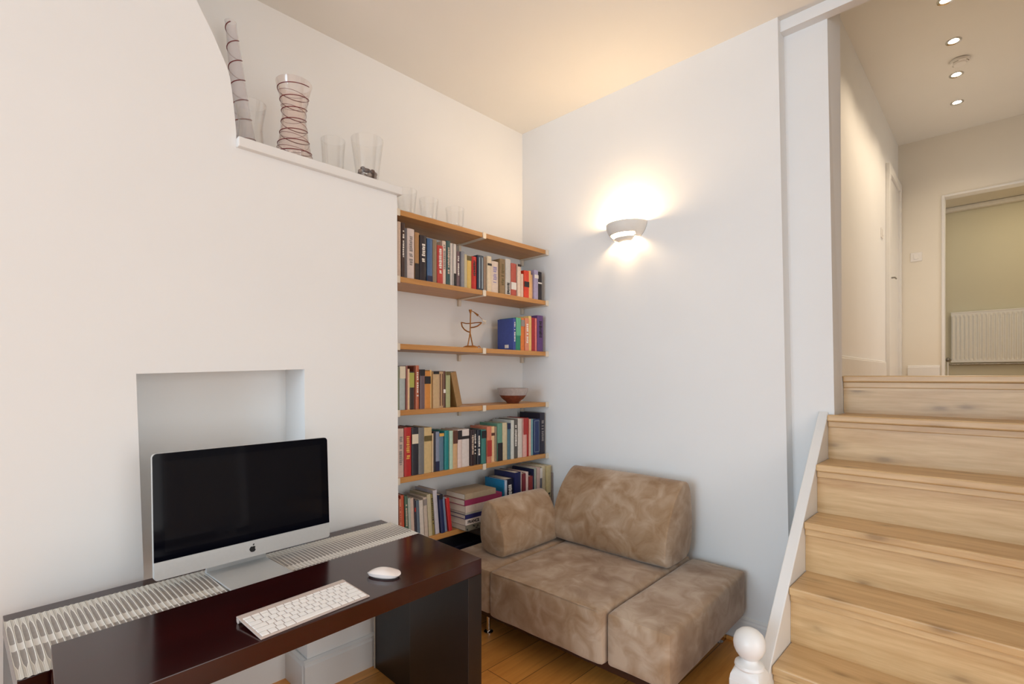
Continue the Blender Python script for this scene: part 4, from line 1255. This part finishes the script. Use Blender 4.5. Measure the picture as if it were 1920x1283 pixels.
# ------------------------------------------------------------------ keyboard and mouse
kx, ky = 0.4950, 1.1330
t = thing('keyboard', 'slim white and aluminium keyboard on the dark red table', 'keyboard', (kx, ky, ZF))
L2, D2 = 0.1285, 0.0575
M_kb = plain('keyboard_aluminium', rgb(200, 184, 176), 0.4, 0.0, 0.015, nscale=100)
bm = bmesh.new()
zf, zb_ = ZF + 0.0035, ZF + 0.0135
prism(bm, [(kx - L2, ky - D2, zf - 0.0033), (kx - L2, ky - D2, zf), (kx - L2, ky + D2, zb_), (kx - L2, ky + D2, zb_ - 0.0035)],
      [(kx + L2, ky - D2, zf - 0.0033), (kx + L2, ky - D2, zf), (kx + L2, ky + D2, zb_), (kx + L2, ky + D2, zb_ - 0.0035)])
obj('plate', bm, M_kb, t, bevel=0.001)
bm = bmesh.new(); tube(bm, [(kx - L2, ky + D2 - 0.008, ZF + 0.0068), (kx + L2, ky + D2 - 0.008, ZF + 0.0068)], 0.0066, 16)
obj('battery_tube', bm, M_kb, t, True)
ROWS = [([1, 1, 1, 1.25, 5, 1.25, 1, 1, 1, 1], 1.0), ([2.25] + [1] * 10 + [2.25], 1.0), ([1.75] + [1] * 11 + [1.75], 1.0), ([1.5] + [1] * 12 + [1], 1.0), ([1] * 13 + [1.5], 1.0), ([1] * 14, 0.62)]
totd = sum(r[1] for r in ROWS)
ky0, kd = ky - D2 + 0.004, (2 * D2 - 0.0225)
yy = ky0
M_key = plain('white_keys', rgb(252, 249, 247), 0.4, 0, 0.01)
for wid, dd in ROWS:
    y1_ = yy + kd * dd / totd
    tw = sum(wid)
    xx = kx - L2 + 0.004
    for w_ in wid:
        x1_ = xx + (2 * L2 - 0.008) * w_ / tw
        bm = bmesh.new()
        g = 0.0012
        def zs(q): return zf + (zb_ - zf) * (q - (ky - D2)) / (2 * D2)
        prism(bm, [(xx + g, yy + g, zs(yy)), (x1_ - g, yy + g, zs(yy)), (x1_ - g, y1_ - g, zs(y1_)), (xx + g, y1_ - g, zs(y1_))],
              [(xx + g, yy + g, zs(yy) + 0.0018), (x1_ - g, yy + g, zs(yy) + 0.0018), (x1_ - g, y1_ - g, zs(y1_) + 0.0018), (xx + g, y1_ - g, zs(y1_) + 0.0018)])
        obj('key', bm, M_key, t, bevel=0.0006)
        xx = x1_
    yy = y1_
t.rotation_euler = (0, 0, math.radians(5.1))

mx, my = 0.7200, 1.1740
t = thing('computer_mouse', 'smooth white mouse to the right of the keyboard', 'mouse', (mx, my, ZF))
def blob(bm, L, Wd, zbase, ztop_, taper=0.0, N1=14, N2=44):
    c = bm.verts.new((mx, my, ztop_))
    prev = None
    for i in range(1, N1 + 1):
        r = i / N1
        ring = []
        for q in range(N2):
            an = 2 * PI * q / N2
            ca, sa = math.cos(an), math.sin(an)
            ex = math.copysign(abs(ca) ** 0.8, ca) * L * r; ey = math.copysign(abs(sa) ** 0.8, sa) * Wd * r
            zz = zbase + (ztop_ - zbase) * (1 - (abs(ex) / L) ** 2.1) * (1 - 0.55 * (abs(ey) / Wd) ** 3.0)
            ring.append(bm.verts.new((mx + ex, my + ey, zz)))
        if prev is None:
            for q in range(N2): bm.faces.new((c, ring[q], ring[(q + 1) % N2]))
        else:
            for q in range(N2): bm.faces.new((prev[q], ring[q], ring[(q + 1) % N2], prev[(q + 1) % N2]))
        prev = ring
    low = [bm.verts.new((mx + (v.co.x - mx) * 0.93, my + (v.co.y - my) * 0.93, zbase - 0.003)) for v in prev]
    for q in range(N2): bm.faces.new((prev[q], low[q], low[(q + 1) % N2], prev[(q + 1) % N2]))
    bm.faces.new(low)
bm = bmesh.new(); blob(bm, 0.046, 0.0255, ZF + 0.0072, ZF + 0.0205); obj('shell', bm, plain('mouse_white', rgb(248, 238, 234), 0.18, 0, 0.005, coat=0.4), t, True)
bm = bmesh.new()
pr = []
for q in range(36):
    an = 2 * PI * q / 36
    pr.append((mx + 0.037 * math.cos(an), my + 0.0195 * math.sin(an)))
prism(bm, [(p[0], p[1], ZF + 0.0002) for p in pr], [(mx + (p[0] - mx) * 1.12, my + (p[1] - my) * 1.18, ZF + 0.0050) for p in pr])
obj('base', bm, M_alu, t)
t.rotation_euler = (0, 0, math.atan2(-0.084, 0.046))

# ================================================================== SOFA
nt = NT('taupe_suede')
v = nt.coords((1, 1, 1))
n1 = nt.noise(v, 4.2, 2, 0.45, 0.9)
n2 = nt.noise(v, 12.0, 3, 0.55, 1.1)
n3 = nt.noise(v, 350.0, 2)
f = nt.math('ADD', nt.math('MULTIPLY', n1, 0.55), nt.math('MULTIPLY', n2, 0.45))
c = nt.ramp(f, [(0.34, rgb(134, 100, 66)), (0.5, rgb(162, 134, 106)), (0.66, rgb(188, 166, 144))])
nt.l(c, nt.b.inputs['Base Color'])
nt.set(Roughness=0.85)
nt.b.inputs['Sheen Weight'].default_value = 0.35
nt.b.inputs['Sheen Roughness'].default_value = 0.5
nt.b.inputs['Specular IOR Level'].default_value = 0.15
nt.bump(nt.math('ADD', nt.math('MULTIPLY', n3, 0.4), nt.math('MULTIPLY', n1, 0.6)), 0.15, 0.003)
M_suede = nt.m
t = thing('sofa', 'taupe suede low sofa with loose back cushion and arm bolster', 'sofa', (1.87, 1.32, 0))
boxobj('base_frame', (1.525, 2.21, 0.80, 1.84, 0.102, 0.14), M_darkbase, t, 0.003)
for lx, ly in ((1.578, 1.655), (1.558, 0.86), (2.19, 1.79), (2.19, 0.86)):
    bm = bmesh.new(); lathe(bm, [(0, 0.001), (0.021, 0.001), (0.021, 0.006), (0.009, 0.009), (0.009, 0.103), (0, 0.103)], lx, ly, 20)
    lg = obj('leg', bm, M_chrome, t, True)
bm = bmesh.new(); rbox(bm, 1.487, 2.228, 1.557, 1.862, 0.138, 0.326, 0.014, puff=(0.004, 0, 0.004), wob=0.0008, seed=1); obj('side_cushion', bm, M_suede, t, True)
bm = bmesh.new(); rbox(bm, 1.478, 2.228, 0.998, 1.553, 0.138, 0.332, 0.014, n=16, puff=(0.006, 0.001, 0.008), wob=0.0012, seed=2); obj('seat_cushion', bm, M_suede, t, True)
bm = bmesh.new(); rbox(bm, 1.497, 2.226, 0.757, 0.993, 0.138, 0.326, 0.014, puff=(0.005, 0.005, 0.006), wob=0.001, seed=3); obj('side_cushion', bm, M_suede, t, True)
bm = bmesh.new(); tube(bm, [(1.4795, 1.018, 0.327), (1.4765, 1.27, 0.333), (1.4795, 1.533, 0.327)], 0.0024, 6); obj('piping', bm, M_suede, t, True)

def closed_spline(pts, n=6):
    out = []
    m = len(pts)
    for i in range(m):
        p0, p1, p2, p3 = pts[(i - 1) % m], pts[i], pts[(i + 1) % m], pts[(i + 2) % m]
        for s in range(n):
            u = s / n
            out.append(tuple(0.5 * ((2 * p1[k]) + (-p0[k] + p2[k]) * u + (2 * p0[k] - 5 * p1[k] + 4 * p2[k] - p3[k]) * u * u + (-p0[k] + 3 * p1[k] - 3 * p2[k] + p3[k]) * u ** 3) for k in (0, 1)))
    return out
def cushion(bm, prof, fn, a0, a1, r=0.008, crown=0.007, nlen=16, seed=0):
    ring2 = closed_spline(prof)
    m = len(ring2)
    cxp = sum(p[0] for p in ring2) / m; czp = sum(p[1] for p in ring2) / m
    st_ = []
    for q in range(5):
        an = PI / 2 * q / 4
        st_.append((a0 + r * (1 - math.sin(an)), -r * (1 - math.cos(an))))
    mids = [(a0 + r + (a1 - a0 - 2 * r) * i / nlen, None) for i in range(nlen + 1)]
    stations = [(a0, -r)] + [(a0 + r * (1 - math.cos(PI / 2 * q / 4)), -r * (1 - math.sin(PI / 2 * q / 4))) for q in range(1, 4)]
    stations += [(a, 0.0) for a, _ in mids]
    stations += [(a1 - r * (1 - math.cos(PI / 2 * q / 4)), -r * (1 - math.sin(PI / 2 * q / 4))) for q in range(3, 0, -1)] + [(a1, -r)]
    rnd = random.Random(seed); ph = [rnd.uniform(0, 6) for _ in range(4)]
    rings = []
    for a, ins in stations:
        ring = []
        for (px, pz) in ring2:
            d = math.hypot(px - cxp, pz - czp)
            mid = 4 * (a - a0) * (a1 - a) / (a1 - a0) ** 2
            k = (d + ins + crown * (mid - 0.3) * 0.6 + 0.0012 * math.sin(a * 33 + ph[0]) * math.sin(pz * 41 + ph[1])) / d
            qx, qz = cxp + (px - cxp) * k, czp + (pz - czp) * k
            ring.append(bm.verts.new(fn(qx, qz, a)))
        rings.append(ring)
    for a_, b_ in zip(rings[:-1], rings[1:]):
        for q in range(m):
            bm.faces.new((a_[q], a_[(q + 1) % m], b_[(q + 1) % m], b_[q]))
    for ring, aa, sgn in ((rings[0], a0, -1), (rings[-1], a1, 1)):
        prev = ring
        for s, off in ((0.66, 0.006), (0.33, 0.010)):
            nr = []
            for q in range(m):
                px, pz = ring2[q]
                nr.append(bm.verts.new(fn(cxp + (px - cxp) * s, czp + (pz - czp) * s, aa + sgn * off)))
            for q in range(m):
                bm.faces.new((prev[q], nr[q], nr[(q + 1) % m], prev[(q + 1) % m]))
            prev = nr
        bm.faces.new(prev)
BP = [(1.962, 0.348), (1.950, 0.41), (1.972, 0.50), (2.028, 0.60), (2.092, 0.662), (2.145, 0.684), (2.186, 0.655), (2.205, 0.57), (2.212, 0.48), (2.196, 0.39), (2.155, 0.347), (2.05, 0.338)]
bm = bmesh.new(); cushion(bm, BP, lambda p, q, a: (p, a, q), 1.008, 1.625, seed=4); obj('back_cushion', bm, M_suede, t, True)
AP_ = [(1.606, 0.340), (1.597, 0.395), (1.612, 0.47), (1.645, 0.535), (1.685, 0.572), (1.722, 0.572), (1.750, 0.53), (1.762, 0.46), (1.760, 0.395), (1.735, 0.345), (1.67, 0.333)]
bm = bmesh.new(); cushion(bm, AP_, lambda p, q, a: (a, p, q), 1.592, 1.975, seed=5); obj('arm_bolster', bm, M_suede, t, True)

# the seat stands a touch askew to the wall
for ch_ in t.children:
    if ch_.name.split('.')[0] not in ('back_cushion', 'arm_bolster'):
        ch_.rotation_euler = (0, 0, math.radians(2.0))
        ch_.location = (-0.015, 0.013, 0)
